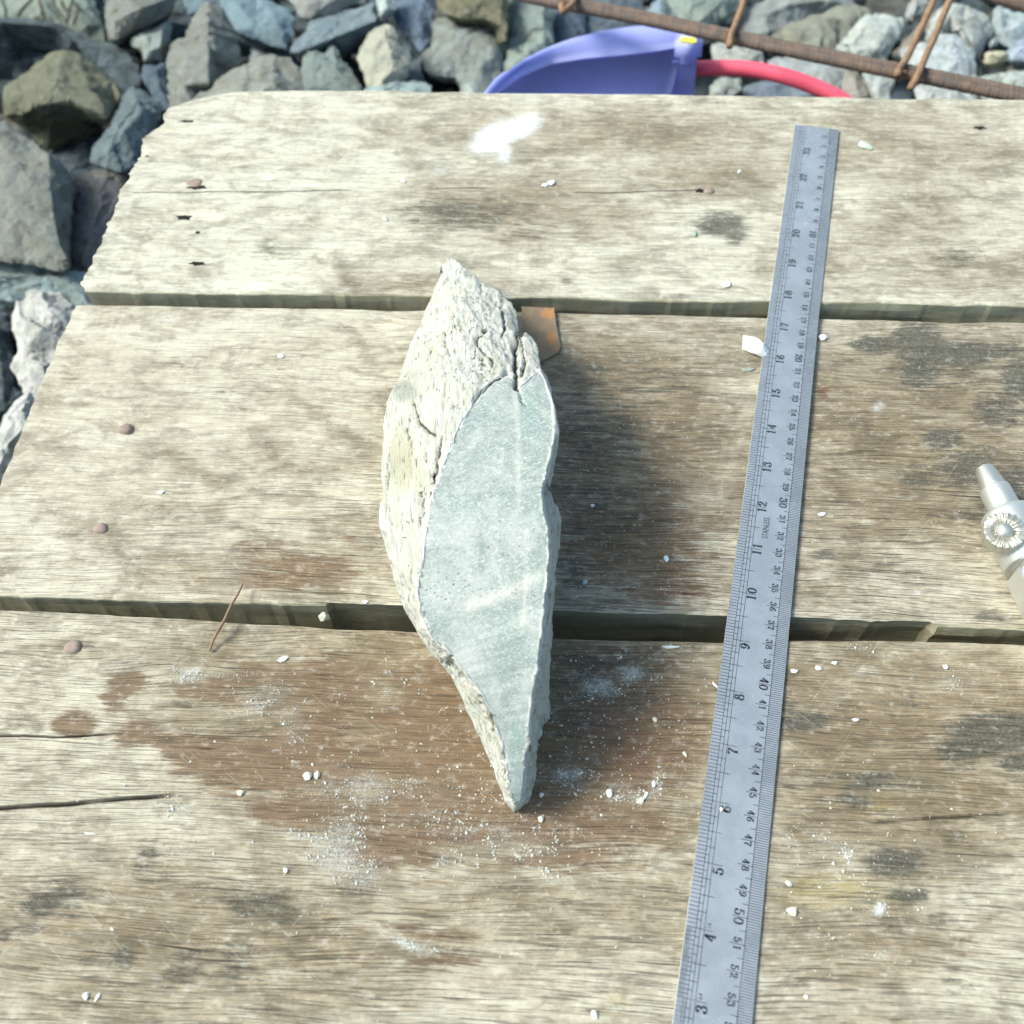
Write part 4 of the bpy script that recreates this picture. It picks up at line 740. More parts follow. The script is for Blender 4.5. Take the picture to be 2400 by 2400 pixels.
 ('grey green flat rock at the top edge left of the first stirrup', [(1552, -50), (1745, -50), (1740, 12), (1715, 36), (1664, 62), (1610, 70), (1598, 50), (1570, 15)], G1-1, 'rock_pale', (.24, .29, .25), [(1620, 10, 1.3), (1690, 0, 1.3), (1650, 40, 1.)], 7.),
 ('swirled grey boulder at the top right of the first stirrup', [(1748, 25), (1800, -10), (1880, -50), (2010, -50), (2000, 10), (1920, 30), (1870, 55), (1830, 92), (1790, 100), (1740, 82), (1734, 55)], G2, 'rock_tan', (.32, .33, .30), [(1790, 35, 1.5), (1850, 10, 1.8), (1800, 75, 1.1), (1930, 0, 1.4)], 8.),
 ('olive speckled rock crossed by the reinforcing bar', [(1800, 95), (1832, 62), (1870, 48), (1920, 26), (1990, 10), (2035, 20), (2042, 45), (2000, 90), (1970, 140), (1900, 145), (1840, 118)], G1-1, 'rock_tan', (.29, .28, .21), [(1860, 80, 1.3), (1930, 50, 1.5), (1990, 40, 1.2), (1920, 110, 1.2)], 7.),
 ('smooth pale triangular rock left of the pair of stirrups', [(1952, 118), (1965, 98), (1990, 75), (2028, 36), (2052, 31), (2085, 34), (2116, 46), (2120, 62), (2105, 90), (2090, 118), (2075, 145), (2010, 148), (1998, 126)], G1+1, 'rock_pale', (.52, .55, .49), [(2035, 50, 1.1), (1995, 105, 1.1), (2085, 60, 1.1), (2060, 110, 1.3), (2010, 120, 1.)], 7.),
 ('small rough grey stone between the stirrups at the top', [(2122, 32), (2132, 10), (2150, -10), (2175, -10), (2172, 15), (2155, 38), (2138, 46), (2126, 42)], G1, 'rock_pale', (.38, .39, .37), [(2148, 10, .8), (2142, 30, .7)], 4.),
 ('tan wedge of rock behind the pair of stirrups', [(2095, 128), (2125, 90), (2160, 55), (2190, 30), (2215, 12), (2190, 60), (2165, 80), (2170, 110), (2140, 150), (2100, 152)], G3+2, 'rock_tan', (.38, .32, .24), [(2150, 80, .9), (2130, 120, .9)], 5.),
 ('large pale rock with a jagged top at upper right', [(2170, 95), (2176, 70), (2190, 40), (2212, 16), (2240, 10), (2262, 12), (2285, 28), (2300, 34), (2320, 42), (2320, 78), (2305, 105), (2284, 124), (2268, 105), (2252, 84), (2225, 75), (2200, 88)], G1+1, 'rock_pale', (.48, .50, .46), [(2230, 30, 1.5), (2280, 55, 1.5), (2205, 65, 1.1), (2280, 100, 1.0), (2255, 65, 1.3)], 7.),
 ('large pale bluish rock just above the reinforcing bar at right', [(2112, 120), (2140, 108), (2175, 100), (2205, 82), (2240, 84), (2262, 100), (2282, 128), (2290, 180), (2290, 215), (2200, 215), (2130, 190), (2118, 150)], G1+2, 'rock_pale', (.54, .58, .57), [(2180, 115, 1.2), (2230, 105, 1.4), (2250, 140, 1.4), (2170, 150, 1.3), (2270, 160, .9), (2220, 170, 1.2)], 7.),
 ('pale blue green rock at the right edge near the top bar', [(2324, 42), (2332, 20), (2340, 11), (2368, 32), (2400, 36), (2460, 30), (2460, 90), (2400, 100), (2375, 115), (2345, 100), (2322, 80)], G1, 'rock_pale', (.42, .50, .50), [(2345, 35, 1.), (2390, 60, 1.3), (2350, 75, .9)], 6.),
 ('small pale chip shaped stone between the two right rocks', [(2316, 98), (2324, 84), (2344, 86), (2342, 98), (2322, 114)], G1, 'rock_pale', (.55, .56, .52), [(2330, 95, .5)], 2.5),
 ('small yellow block of stone near the right edge', [(2304, 146), (2306, 130), (2318, 122), (2352, 121), (2362, 130), (2358, 142), (2335, 146), (2320, 150)], G1+2, 'rock_pale', (.58, .54, .36), [(2320, 130, .6), (2350, 130, .6)], 2.5),
 ('smooth light blue rock at the right edge', [(2358, 122), (2380, 100), (2410, 82), (2470, 80), (2470, 140), (2400, 145), (2372, 142)], G1, 'rock_blue', (.40, .47, .54), [(2390, 115, .9), (2420, 110, 1.)], 5.),
 ('tan grey rock under the yellow block', [(2298, 182), (2302, 158), (2320, 150), (2362, 142), (2460, 140), (2460, 182), (2350, 190), (2310, 195)], G2, 'rock_tan', (.38, .36, .30), [(2330, 165, .8), (2390, 160, .9)], 5.),
 ('white and green low rock at the right edge above the board', [(2262, 196), (2300, 180), (2340, 168), (2380, 165), (2470, 172), (2470, 240), (2380, 240), (2300, 230)], G1+2, 'rock_pale', (.48, .52, .46), [(2320, 188, .9), (2380, 185, 1.), (2360, 210, .8)], 5.),
 ('square grey block behind the red hose', [(1668, 104), (1700, 98), (1786, 120), (1792, 160), (1760, 175), (1690, 175), (1676, 150)], G1-1, 'rock_pale', (.42, .43, .38), [(1690, 115, .7), (1770, 130, .8), (1740, 155, .7)], 5.),
 ('small grey stone under the red hose next to the tub handle', [(1660, 205), (1672, 188), (1700, 182), (1736, 186), (1742, 205), (1700, 235), (1665, 230)], G1, 'rock_pale', (.36, .38, .33), [(1700, 200, .7)], 4.),
 ('dark blue grey slab under the bend of the red hose', [(1742, 212), (1785, 190), (1850, 186), (1910, 200), (1960, 240), (1860, 260), (1740, 250)], G2+1, 'rock_blue', (.20, .23, .27), [(1800, 208, .8), (1880, 215, .8)], 6.),
 ('pale grey slab between the reinforcing bar and the red hose', [(1796, 140), (1860, 130), (1940, 148), (1985, 162), (1984, 190), (1960, 215), (1920, 200), (1850, 172), (1800, 168)], G1-1, 'rock_pale', (.40, .43, .42), [(1860, 150, .7), (1940, 172, .8)], 5.),
 ('tan rock beside the end of the red hose', [(1984, 164), (2010, 166), (2028, 182), (2048, 215), (2060, 250), (1985, 250), (1972, 205)], G1, 'rock_tan', (.36, .31, .25), [(2005, 190, .8), (2010, 220, .9)], 5.),
 ('pale rock chip below the reinforcing bar left of the stirrup hooks', [(2022, 172), (2060, 176), (2096, 188), (2086, 215), (2075, 250), (2058, 245), (2040, 205)], G1+1, 'rock_pale', (.46, .49, .45), [(2060, 195, .7)], 4.),
 ('dark blue stone below the stirrup hooks', [(2090, 200), (2112, 196), (2142, 206), (2136, 245), (2080, 245)], G2, 'rock_blue', (.10, .13, .17), [(2110, 218, .6)], 4.),
 ('low pale rock under the reinforcing bar right of the stirrup hooks', [(2146, 206), (2180, 198), (2240, 212), (2300, 228), (2290, 260), (2150, 260)], G1+2, 'rock_pale', (.47, .49, .46), [(2180, 218, .7), (2240, 228, .7)], 4.),
]
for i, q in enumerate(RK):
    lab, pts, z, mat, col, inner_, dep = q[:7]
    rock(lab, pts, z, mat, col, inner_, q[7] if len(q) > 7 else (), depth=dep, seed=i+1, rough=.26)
# loose broken stone filling the pile underneath
b = MB(); r2 = random.Random(3)
for i in range(900):
    if i < 380: px, py = r2.uniform(-80, 560), r2.uniform(-60, 1150)
    else: px, py = r2.uniform(300, 2480), r2.uniform(-80, 330)
    c = at(px, py, r2.uniform(-33, -28)); s_ = r2.uniform(1.2, 3.2)
    ph = [np.array([r2.gauss(0, 1), r2.gauss(0, 1), r2.gauss(0, 1)]) for _ in range(12)]
    ph = [p/np.linalg.norm(p)*s_*r2.uniform(.8, 1.2)*np.array([1.2, 1, .7]) for p in ph]
    bm = bmesh.new(); [bm.verts.new(tuple(c+p)) for p in ph]; bmesh.ops.convex_hull(bm, input=bm.verts); bm.verts.index_update()
    b.add(([v_.co[:] for v_ in bm.verts], [[v_.index for v_ in f.verts] for f in bm.faces])); bm.free()
o = mk('broken_stone', b.V, b.F, M['rock_blue']); o['kind'] = 'stuff'; o.color = (.05, .065, .07, 1); tag(o, 'small broken grey stone deep between the rocks', 'rubble')  # near-black colour puts the shade between the rocks into these stones

# dry roots on the corner rock
n = NT('dry_root'); M['root'] = n.done((.05, .05, .035), .9)
rt = empty('dry_roots', at(100, 10, G3+2)); tag(rt, 'thin black dried roots clinging to the cream green corner rock', 'root')
for pl in ([(5, 0), (12, 22), (14, 40)], [(78, -6), (60, 14), (46, 30), (43, 38)], [(92, -8), (94, 12), (102, 30), (104, 44)], [(95, 8), (100, 20), (98, 34)], [(128, -8), (126, 10), (140, 32), (158, 52)], [(172, -6), (166, 14), (160, 36), (158, 54)], [(172, 6), (181, 20), (180, 38), (172, 56)], [(145, 4), (150, 18), (162, 26)]):
    mk('root', *tube(smooth_path([at(x, y, G3+2.6-abs(x-90)*.004) for x, y in pl], 4), .16, 6), M['root'], rt)

# ------------------------------------------------------------ purple tub with its handle lug
n = NT('lilac_plastic'); v = n.obj()
M['plastic'] = n.done(n.mix(n.math('MULTIPLY', n.mr(n.noise(v, .5, 9, .72), .5, .72), .35), n.mix(n.noise(v, .15, 3), (.47, .52, .92), (.54, .59, .95)), (.42, .42, .44)), .38, n.bump(n.noise(v, .4, 4), .1, .002), spec=.5)
tl_ = n.n.new('ShaderNodeBsdfTranslucent'); tl_.inputs[0].default_value = (.45, .50, .95, 1); mx_ = n.n.new('ShaderNodeMixShader'); mx_.inputs[0].default_value = .42
n.link(n.b.outputs[0], mx_.inputs[1]); n.link(tl_.outputs[0], mx_.inputs[2]); n.link(mx_.outputs[0], n.out.inputs[0])
n = NT('yellow_sticker'); M['yellow'] = n.done((.75, .72, .10), .5)
tub = empty('plastic_tub', at(1400, 215, -30)); tag(tub, 'lilac blue plastic tub lying tilted behind the far board with a wide rim', 'tub')
zt_ = -7.
def ell(cx_, cy_, a, b_, x): return cy_-b_*math.sqrt(max(0., 1-((x-cx_)/a)**2))
xs_ = np.concatenate([np.linspace(1128, 1200, 8), np.linspace(1225, 1600, 18)])
FO, JO = [], []
for x in xs_:
    t = (x-1128)/(1600-1128)
    yo = np.interp(x, [1128, 1155, 1210, 1270, 1330, 1400, 1480, 1540, 1600, 1643], [246, 216, 160, 126, 97, 75, 62, 61, 70, 90])
    yi = np.interp(x, [1128, 1160, 1220, 1290, 1370, 1460, 1540, 1600, 1643], [262, 220, 178, 150, 137, 129, 120, 108, 104])
    FO.append(at(x+4, yo, zt_+.4)); JO.append(at(x, yi, zt_))
Wb = []
for i, p in enumerate(JO):
    t = i/(len(JO)-1); Wb.append(p+np.array([-2.+4*(.5-t), -3.5-2.*math.sin(math.pi*t), -26.]))
def shell(rows, th, nrm_dir=(0, 1, 0)):
    m_ = len(rows[0]); V_ = [p for r_ in rows for p in r_]; nr = len(rows)
    N_ = np.zeros((len(V_), 3)); A = np.array(V_)
    Fc = [(j*m_+i, j*m_+i+1, (j+1)*m_+i+1, (j+1)*m_+i) for j in range(nr-1) for i in range(m_-1)]
    for f in Fc:
        q = np.cross(A[f[1]]-A[f[0]], A[f[3]]-A[f[0]]); q /= np.linalg.norm(q)+1e-9
        for k in f: N_[k] += q
    N_ /= np.linalg.norm(N_, axis=1)[:, None]+1e-9
    if (N_@np.array(nrm_dir)).mean() < 0: N_ = -N_
    B = A+N_*th; k0 = len(A); F2 = Fc+[tuple(q+k0 for q in f[::-1]) for f in Fc]
    edge = [i for i in range(m_)]+[j*m_+m_-1 for j in range(1, nr)]+[(nr-1)*m_+i for i in range(m_-2, -1, -1)]+[j*m_ for j in range(nr-2, 0, -1)]
    for a, c in zip(edge, edge[1:]+edge[:1]): F2.append((a, c, c+k0, a+k0))
    return list(A)+list(B), F2
lip = [[f+(j-f)*t+Z*.9*math.sin(math.pi*min(1, t*1.0)) for f, j in zip(FO, JO)] for t in np.linspace(0, 1, 7)]
mk('rim', *shell(lip, .25, (0, 0, -1)), M['plastic'], tub, smooth=True)
wall = [[j+(q-j)*t+np.array([0, -2.2, 0])*math.sin(math.pi*t)*.5 for j, q in zip(JO, Wb)] for t in np.linspace(0.004, 1, 9)]
mk('wall', *shell(wall[:], .3, (0, 1, 0)), M['plastic'], tub, smooth=True)
# right hand end wall and floor, running away from the viewer
jr = JO[-1]; A_ = at(1566, 118, zt_-.4); ew = [[A_+np.array([0, 0, -.3]), A_+np.array([.5, 7, -12.])], [Wb[-1]+np.array([-2.5, 0, 0]), Wb[-1]+np.array([0, 12, 0])]]
mk('end_wall', *shell(ew, .3, (-1, 0, 0)), M['plastic'], tub)
mk('tub_floor', *shell([[Wb[0], Wb[-1]], [Wb[0]+Y*15, Wb[-1]+Y*15]], .3, (0, 0, 1)), M['plastic'], tub)
# handle lug and strut
c = at(1612, 113, zt_-.2); hv = at(1643, 113, zt_-.2)-c; hw = np.linalg.norm(hv)
V_, F_ = box(c, hv/hw, Y*.5+Z*.87, np.cross(hv/hw, Y*.5+Z*.87), hw, 1.25, 1.3); bm = to_bm(V_, F_); bmesh.ops.bevel(bm, geom=bm.edges[:], offset=.55, segments=3, affect='EDGES'); bm.verts.index_update()
mk('handle_lug', [v_.co[:] for v_ in bm.verts], [[v_.index for v_ in f.verts] for f in bm.faces], M['plastic'], tub, smooth=True); bm.free()
a0, a1 = at(1604, 140, zt_-1.), at(1596, 245, zt_-6.)
d = a1-a0; L = np.linalg.norm(d); d /= L; V_, F_ = box((a0+a1)/2, X, d, np.cross(X, d), 1.05, L/2, .25); mk('strut', V_, F_, M['plastic'], tub)
st_ = []
for x, y in ((1591, 92), (1600, 85), (1628, 88), (1634, 96), (1624, 101), (1598, 97)): st_.append(at(x, y, zt_+1.55))
mk('sticker', st_+[p-Z*.12 for p in st_], [tuple(range(6))[::-1], tuple(range(6, 12))]+[(i, (i+1) % 6, 6+(i+1) % 6, 6+i) for i in range(6)], M['yellow'], tub)

# red hose
n = NT('red_rubber'); v = n.obj(); M['red'] = n.done(n.mix(n.noise(v, 1., 4), (.66, .08, .13), (.76, .12, .18)), .5, n.bump(n.noise(v, 8, 3), .2, .0004))
hp = [at(1540, 156, -10), at(1580, 156, -10), at(1630, 160, -9.6), at(1700, 159, -9.2), at(1770, 164, -9.), at(1850, 182, -9.), at(1920, 208, -9.4), at(1980, 240, -10.), at(2030, 290, -11), at(2080, 380, -13), at(2090, 520, -18)]
tag(mk('hose', *tube(smooth_path(hp, 8), .66, 16), M['red'], smooth=True), 'red rubber hose running from the tub handle down behind the far board', 'hose')

# rusty reinforcing cage
n = NT('rusted_steel'); v = n.obj(); rr = n.noise(v, 1.2, 7, .65)
M['rust'] = n.done(n.mix(n.mr(rr, .35, .68), (.11, .092, .08), (.18, .125, .095)), .85, n.bump(n.noise(v, 5, 5), .6, .001), metal=.15)
n = NT('orange_rust'); v = n.obj(); M['rust2'] = n.done(n.mix(n.mr(n.noise(v, 1.5, 6), .35, .65), (.18, .11, .07), (.27, .165, .09)), .85, n.bump(n.noise(v, 5, 5), .6, .001))
cage = empty('reinforcing_bars', at(1900, 140, -8)); tag(cage, 'rusty steel reinforcing bars tied with thin wire stirrups above the rocks', 'rebar')
bz = -3.5
def bar(pl, r_, dz=0., mat='rust', nm='bar', z_=bz):
    P_ = smooth_path([at(x, y, z_+dz) for x, y in pl], 10); k = len(P_)
    k2 = 12 if r_ > .3 else 1; P_ = np.array([P_[i]+(P_[i+1]-P_[i])*j/k2 for i in range(k-1) for j in range(k2)]+[P_[-1]]); V_, F_ = tube(P_, r_*(1+.025*np.sin(np.arange(len(P_))*1.25)+fbm(np.arange(len(P_))*.3, 1., o=3)*.10), 12); return mk(nm, V_, F_, M[mat], cage, smooth=True)
bar([(1120, -32), (1230, -6), (1345, 17), (1500, 46), (1710, 91), (2000, 152), (2200, 191), (2460, 244)], .40)
bar([(1120, -42), (1230, -16), (1345, 5), (1500, 35), (1710, 79), (2000, 139), (2200, 177), (2460, 230)], .38, .2)
bar([(2280, -32), (2340, -8), (2400, 10), (2500, 38)], .62, 0, z_=-7)
for pl, z_ in (([(1352, -30), (1346, -5), (1341, 10), (1320, 26), (1316, 12)], bz+.75), ([(1750, -25), (1738, 20), (1722, 62), (1712, 88), (1710, 108)], bz+.75), ([(2200, -25), (2178, 24), (2148, 90), (2122, 142), (2108, 160), (2104, 176)], bz+.75), ([(2238, -25), (2220, 14), (2194, 78), (2168, 136), (2148, 184), (2134, 206)], bz+.85)):
    bar(pl, .26, 0, 'rust2', 'stirrup', z_)
for x, y in ((1708, 92), (2106, 165), (2146, 184), (1322, 14)):     # tie wire twists
    c = at(x, y, bz+.6); mk('wire_tie', *tube([c+np.array([.5*math.cos(t*2.1), -.3+.1*t+.0, .35*math.sin(t*2.1)]) for t in range(8)], .09, 6), M['rust2'], cage)

# ------------------------------------------------------------ things on the boards
# rusty iron strip behind the stone
n = NT('rusty_strip'); v = n.obj(); a = n.attr('spot')
rc = n.mix(n.noise(v, 1.6, 6, .65), (.13, .10, .07), (.27, .20, .12)); M['strip'] = n.done(n.mix(n.mr(n.math('ADD', a, n.math('MULTIPLY', n.math('SUBTRACT', n.noise(v, 2., 6, .65), .5), 1.6)), .3, .9), rc, (.33, .17, .075)), .85, n.bump(n.noise(v, 3.5, 6), .6, .0008))
sp_ = [(1222, 720), (1298, 722), (1305, 770), (1314, 812), (1308, 826), (1262, 850), (1236, 862), (1228, 790)]
bm = to_bm([mid(x, y, .32 if y < 740 else .22) for x, y in sp_]+[mid(x, y, .32 if y < 740 else .22)-Z*.16 for x, y in sp_], [tuple(range(8))[::-1], tuple(range(8, 16))]+[(i, (i+1) % 8, 8+(i+1) % 8, 8+i) for i in range(8)])
refine(bm, .12, 6); bm.verts.index_update(); P = np.array([v_.co[:] for v_ in bm.verts]); sx_, sy_ = pix(P)
P[:, 2] += fbm(P[:, 0]*1.2, P[:, 1]*1.2, 1., 3)*.05
tag(mk('iron_strip', P, [[v_.index for v_ in f.verts] for f in bm.faces], M['strip'], attrs=dict(spot=blobs(sx_, sy_, [(1284, 733, 20, 14, 1.), (1292, 790, 16, 18, .75), (1304, 816, 8, 10, .7), (1262, 800, 6, 8, .6), (1268, 815, 8, 10, .5)]))), 'short flat rusty iron strip poking out of the board gap behind the stone', 'metal strip'); bm.free()

# silver tool at the right edge
n = NT('satin_aluminium'); v = n.obj(); M['alu'] = n.done(n.mix(n.noise(v, .8, 5), (.52, .52, .49), (.62, .62, .58)), .42, metal=.75)
n = NT('worn_silver'); v = n.obj(); M['silver'] = n.done(n.mix(n.noise(v, 3, 5), (.45, .44, .38), (.62, .61, .55)), .42, metal=.85)
n = NT('ivory_plastic'); v = n.obj(); M['ivory'] = n.done(n.mix(n.noise(v, 1, 4), (.46, .46, .42), (.52, .52, .47)), .4)
tz = ZM+.05
p0 = at(2306, 1097, tz+1.25); p1 = at(2356, 1190, tz+1.35); td = p1-p0; td[2] = 0; td /= np.linalg.norm(td); tsx = np.cross(td, Z)
tool = empty('hand_tool', p1-Z*1.3); tag(tool, 'silver hand tool with tapered nozzle and ribbed round knob at the right edge', 'tool')
def lathe(o_, d_, prof_, ns=28):
    a = np.cross(d_, Z); b_ = np.cross(a, d_); V_ = []
    for (t, r_) in prof_:
        for i in range(ns): q = 2*math.pi*i/ns; V_.append(o_+d_*t+(a*math.cos(q)+b_*math.sin(q))*r_)
    k = len(prof_); F_ = [(j*ns+i, j*ns+(i+1) % ns, (j+1)*ns+(i+1) % ns, (j+1)*ns+i) for j in range(k-1) for i in range(ns)]
    return V_, F_+[tuple(range(ns))[::-1], tuple((k-1)*ns+i for i in range(ns))]
mk('nozzle', *lathe(p0, td, [(0, .36), (.03, .42), (.08, .44), (1.15, .62), (1.3, .64)]), M['silver'], tool, smooth=True)
mk('barrel', *lathe(p0, td, [(1.28, .60), (1.30, .70), (1.36, .72), (2.75, .76), (2.8, .7)]), M['alu'], tool, smooth=True)
def rbox(c, ex, ey, ez, hx, hy, hz, bev, seg=4):
    V_, F_ = box(c, ex, ey, ez, hx, hy, hz); bm = to_bm(V_, F_); bmesh.ops.bevel(bm, geom=bm.edges[:], offset=bev, segments=seg, affect='EDGES'); bm.verts.index_update()
    q = [v_.co[:] for v_ in bm.verts], [[v_.index for v_ in f.verts] for f in bm.faces]; bm.free(); return q
hc = p0+td*4.0; hc[2] = tz+1.2
mk('head', *lathe(hc-td*1.3, td, [(0, .9), (.02, 1.12), (.12, 1.22), (.3, 1.27), (2.9, 1.27), (2.95, 1.2)], 36), M['alu'], tool, smooth=True)
mk('grip', *rbox(hc+td*8.4, tsx, td, Z, 1.12, 6.8, 1.12, .42, 3), M['alu'], tool)
kc = at(2354, 1245, tz+2.45)
kn = Z*.93-tsx*.0+Y*-.12; kn = kn+np.array([-.22, 0, 0]); kn /= np.linalg.norm(kn); ka = np.cross(kn, td); ka /= np.linalg.norm(ka); kb = np.cross(kn, ka)
def gear(prof_, ribs, amp, ns=96):
    V_ = []
    for (r_, h_) in prof_:
        for i in range(ns):
            q = 2*math.pi*i/ns; s_ = (.5+.5*math.cos(q*ribs)); rr_ = r_*(1+(.03*s_ if r_ > .8 else 0)); hh = h_+(amp*s_ if .42 < r_ < .92 else 0); V_.append(kc+(ka*math.cos(q)+kb*math.sin(q))*rr_+kn*hh)
    k = len(prof_); F_ = [(j*ns+i, j*ns+(i+1) % ns, (j+1)*ns+(i+1) % ns, (j+1)*ns+i) for j in range(k-1) for i in range(ns)]
    return V_, F_+[tuple(range(ns)), tuple((k-1)*ns+i for i in range(ns))[::-1]]
kn_o = mk('knob', *gear([(.92, -.5), (.92, .0), (.88, .08), (.80, .10), (.60, .10), (.48, .06), (.40, .04)], 18, .12), M['silver'], tool, smooth=False)
V_, F_ = disc_dome((0, 0, 0), .38, .2, 1., 24); V_ = [kc+ka*q[0]+kb*q[1]+kn*(q[2]+.08) for q in np.array(V_)]
mk('knob_cap', V_, F_, M['silver'], kn_o, smooth=True)

# dry twig across the near gap
n = NT('dry_twig'); v = n.obj(); M['twig'] = n.done(n.mix(n.noise(v, 4, 4), (.17, .10, .06), (.30, .20, .13)), .85)
tp = [at(568, 1370, .25), at(556, 1395, .35), at(541, 1420, .4), at(525, 1455, .5), at(510, 1480, .42), at(498, 1505, .2), at(491, 1526, .02)]
tag(mk('twig', *tube(smooth_path(tp, 5), np.interp(np.linspace(0, 1, 31), [0, .6, 1], [.05, .075, .05]), 8), M['twig'], smooth=True), 'thin dry brown twig lying across the gap left of the stone', 'twig')

# chips of stone
n = NT('stone_chip'); v = n.obj(); oi = n.n.new('ShaderNodeObjectInfo')
M['chip'] = n.done(n.mix(n.math('MULTIPLY', n.noise(v, 8, 5), .5), oi.outputs['Color'], (.55, .54, .48)), .8, n.bump(n.noise(v, 14, 4), .5, .0004))
def chip(fn, px, py, wx, wy, label, ang=0., col=(.82, .83, .80), hh=.34, seed=0, cat='stone chip', name='stone_chip', group=None):
    r_ = random.Random(seed+int(px)); c = fn(px, py); sc_ = np.linalg.norm(fn(px+20, py)-c)/20; a = math.radians(ang)
    ex = np.array([math.cos(a), math.sin(a), 0]); ey = np.array([-math.sin(a), math.cos(a), 0]); bm = bmesh.new()
    H = min(wx, wy)*sc_*hh
    for i in range(13):
        q = 2*math.pi*i/9+r_.uniform(-.25, .25); lv = (0, .45, .9)[i % 3] if i < 9 else 1.; rad = r_.uniform(.8, 1.05)*(1. if lv < .6 else .72 if i < 9 else .4)
        bm.verts.new(tuple(c+ex*math.cos(q)*rad*wx*sc_/2+ey*math.sin(q)*rad*wy*sc_/2+Z*(H*lv*r_.uniform(.75, 1.1)+.02)))
    bmesh.ops.convex_hull(bm, input=bm.verts); dead = [v_ for v_ in bm.verts if not v_.link_faces]
    for v_ in dead: bm.verts.remove(v_)
    bm.verts.index_update()
    o = mk(name, [v_.co[:] for v_ in bm.verts], [[v_.index for v_ in f.verts] for f in bm.faces], M['chip']); bm.free(); o.color = (*col, 1)
    tag(o, label, cat, group); return o
CH = [(top, 1276, 436, 18, 12, 'left and smaller of two white chips on the far board above the stone', 40), (top, 1293, 430, 20, 14, 'right and larger of two white chips on the far board above the stone', 10),
 (top, 945, 425, 16, 9, 'small white flake at the split left of the white powder mark', -50), (top, 902, 515, 18, 9, 'thin white flake on the far board left of the stone tip', -60),
 (top, 1733, 402, 16, 7, 'upright white flake near the end of the split, left of the ruler', 75), (top, 1702, 668, 26, 15, 'bright white chip at the near edge of the far board, left of the ruler', 20),
 (mid, 1928, 791, 22, 16, 'rounded white pebble just right of the ruler below the far board', 10), (mid, 1925, 1207, 22, 9, 'flat white flake right of the ruler level with its 31 mark', 10),
 (mid, 1562, 1311, 12, 18, 'pale blue chip on the dark middle board between stone and ruler', 10), (mid, 1388, 1185, 10, 8, 'tiny white speck right of the notch of the stone', 0),
 (bot, 1571, 1517, 40, 7, 'long thin white splinter just below the gap between stone and ruler', 2), (bot, 1677, 1606, 20, 6, 'white splinter touching the left edge of the ruler', -55),
 (bot, 1535, 1686, 10, 14, 'cream oval grain on the reddish stain right of the stone', 30), (bot, 1605, 1768, 8, 14, 'cream oval grain below another, nearer the ruler on the red stain', 25),
 (bot, 1501, 1878, 22, 14, 'cream chip in the crumb cluster at lower right of the stone point', 40), (bot, 1513, 1866, 8, 20, 'sliver standing in the crumb cluster at lower right of the stone point', -30),
 (bot, 1532, 1838, 10, 14, 'rounded crumb above the crumb cluster at lower right of the stone point', 0), (bot, 1428, 1860, 14, 18, 'powdery white crumb right of the stone point', 0),
 (bot, 1269, 1865, 10, 12, 'white crumb close beside the stone point', 0), (bot, 1268, 1921, 14, 14, 'cream crumb below and right of the stone point', 0),
 (bot, 1918, 1567, 16, 11, 'white chip in the middle of three beside the ruler near its 39 mark', -30), (bot, 1956, 1555, 13, 9, 'white chip furthest right of three beside the ruler near its 39 mark', 20), (bot, 1861, 1573, 18, 10, 'white chip touching the ruler near its 39 mark', 0),
 (bot, 2215, 1564, 14, 11, 'white chip on the near board below the gap at right', 0), (bot, 2005, 1687, 20, 8, 'lone white flake on the near board right of the dark knot stain', 5),
 (bot, 1856, 2136, 24, 20, 'beige squarish chip right of the lower ruler', 10), (bot, 1847, 2071, 16, 12, 'white chip above the beige squarish chip', -40), (bot, 1889, 2336, 10, 10, 'tiny white grain low at the right of the ruler', 0),
 (bot, 1393, 2377, 16, 18, 'white shell like chip near the bottom edge left of the ruler', 20), (bot, 722, 1820, 20, 18, 'white chip of the pair in the stain left of the stone point', 10), (bot, 744, 1817, 14, 18, 'beige chip of the pair in the stain left of the stone point', -10),
 (bot, 564, 1859, 18, 14, 'cream chip on the brown stain far left of the stone point', 0), (bot, 665, 1545, 26, 12, 'white flake on the near board just below the gap pebble', 25), (bot, 201, 2334, 14, 16, 'white chip, left one of two near the lower left corner', 20), (bot, 228, 2337, 8, 18, 'narrow white chip, right one of two near the lower left corner', -25),
 (bot, 210, 1954, 28, 5, 'thin white sliver on the lower left of the near board', -2), (bot, 671, 2041, 12, 12, 'grey grain below the big dust patch', 0), (bot, 263, 2178, 10, 5, 'tiny white splinter at lower left between the dark stains', -30),
 (mid, 857, 1412, 14, 9, 'white crumb on the lip of the middle board left of the stone', 10), (mid, 377, 1155, 16, 9, 'white flake on the pale part of the middle board', 10), (mid, 660, 836, 16, 10, 'white flake on the middle board below the far gap, left of the stone', -10)]
for q in CH:
    fn, px, py, wx, wy, lab, an = q; wx, wy = wx*1.25, wy*1.25; col = (.60, .57, .44) if 'beige' in lab or 'cream' in lab else (.55, .68, .72) if 'blue' in lab else (.70, .71, .67)
    chip(fn, px, py, wx, wy, lab, an, col)
chip(top, 2028, 342, 42, 28, 'translucent green flake on the far board right of the ruler', -55, (.36, .47, .38), .18)
chip(mid, 1753, 866, 44, 14, 'small dark green flake left of the ruler on the middle board', 5, (.16, .20, .15), .2)
chip(mid, 1371, 1365, 16, 16, 'small teal stone chip right of the stone above the gap', 0, (.30, .45, .44))
chip(top, 1628, 548, 14, 20, 'small green chip left of the dark knot on the far board', 0, (.16, .30, .22), .3)
c_ = chip(mid, 1768, 822, 100, 44, 'large bright white chunk of chalky stone tucked against the ruler', -47, (.90, .91, .90), .7)
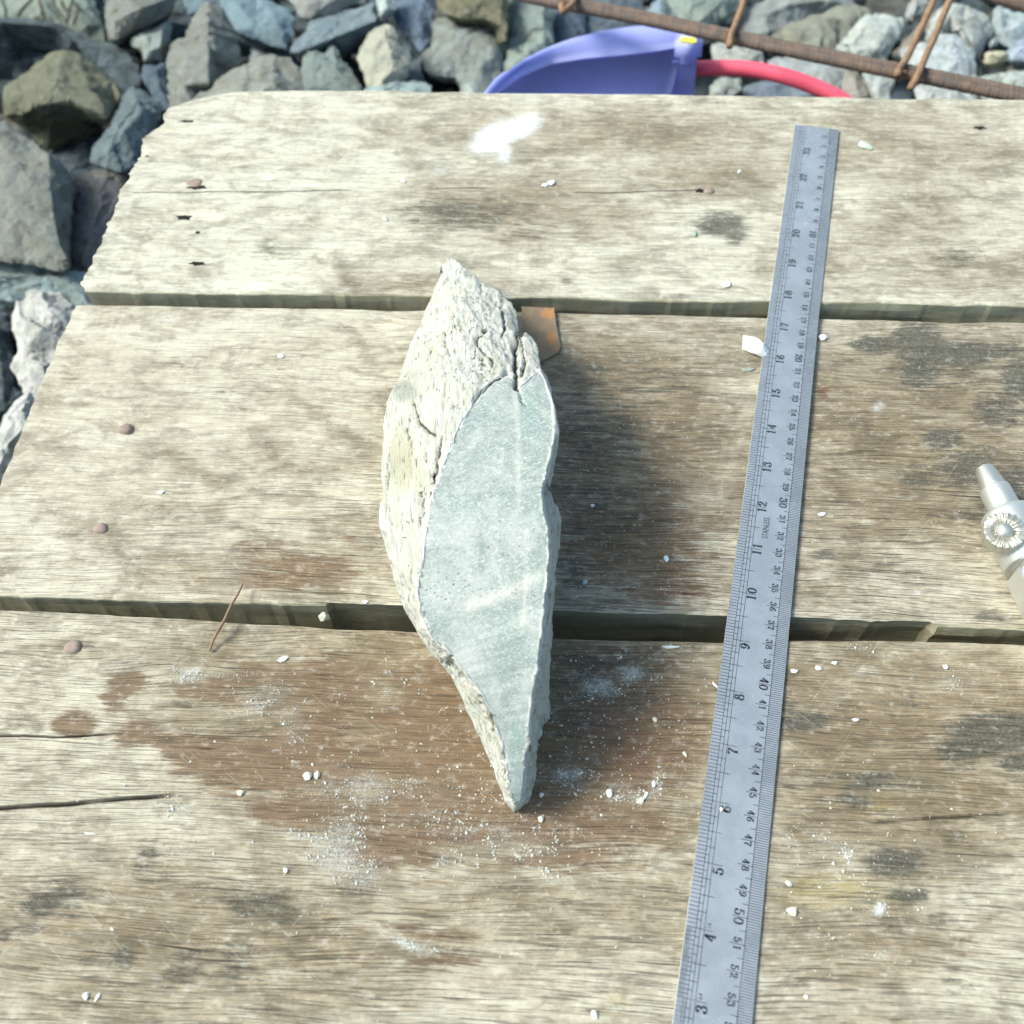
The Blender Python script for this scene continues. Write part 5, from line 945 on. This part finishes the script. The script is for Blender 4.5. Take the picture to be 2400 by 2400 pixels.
c_ = chip(lambda x, y: at(x, y, -.35), 760, 1449, 27, 24, 'pale green pebble resting in the gap left of the stone', 0, (.46, .47, .36), .8, cat='pebble', name='pebble')
chip(lambda x, y: at(x, y, .06), 1690, 1897, 10, 12, 'tiny cream grain on the ruler numeral 6', 0, (.75, .70, .5), .4)

# stone grit and dust grains
gr = MB(); r3 = random.Random(5)
DC = BOTST['dust']
def grain(c, s_):
    t = r3.uniform(0, 6.28); d = [np.array([math.cos(t+q), math.sin(t+q), 0])*s_*r3.uniform(.6, 1.3) for q in (0, 1.6, 3.1, 4.7)]
    gr.add(([c+x for x in d]+[c+Z*s_*r3.uniform(.6, 1.1)], [(0, 1, 4), (1, 2, 4), (2, 3, 4), (3, 0, 4)]))
SUB = []
for q in DC:
    a = math.radians(q[5]) if len(q) > 5 else 0
    for _ in range(int(3+q[2]*q[3]*q[4]/260)):
        u, w_ = r3.gauss(0, q[2]*.5), r3.gauss(0, q[3]*.5); SUB.append((q[0]+u*math.cos(a)-w_*math.sin(a), q[1]+u*math.sin(a)+w_*math.cos(a), r3.uniform(3, 13), q[4]))
for i in range(9000):
    if i < 1500: x, y = r3.gauss(1080, 330), r3.gauss(1850, 140)
    elif i < 2100: x, y = r3.gauss(1440, 150), r3.gauss(1680, 120)
    elif i < 2400: x, y = r3.gauss(1980, 160), r3.gauss(2060, 110)
    elif i < 8800:
        q = r3.choice(SUB); x, y = q[0]+r3.gauss(0, q[2]), q[1]+r3.gauss(0, q[2]*.8)
        if r3.random() > q[3]: continue
    else: x, y = r3.uniform(0, 2400), r3.uniform(1450, 2400)
    if y < 1505 or not (-50 < x < 2450): continue
    s_ = .013+.035*r3.random()**3.5 if r3.random() < .98 else r3.uniform(.05, .08)
    grain(bot(x, y, .02), s_)
for i in range(700):
    x, y = (r3.gauss(1480, 170), r3.uniform(950, 1430)) if i < 420 else (r3.uniform(150, 2390), r3.uniform(760, 1390))
    if i >= 420 and x < 300: continue
    grain(mid(x, y, .02), .016+.03*r3.random()**3)
n = NT('grit'); v = n.obj(); M['grit'] = n.done(n.mix(n.noise(v, 3, 3), (.48, .47, .39), (.70, .70, .65)), .8)
o = mk('stone_grit', gr.V, gr.F, M['grit']); o['kind'] = 'stuff'; tag(o, 'fine pale stone grit scattered over the near board', 'grit')
# drop helper data
for o in bpy.data.objects:
    if '_loc' in o: del o['_loc']
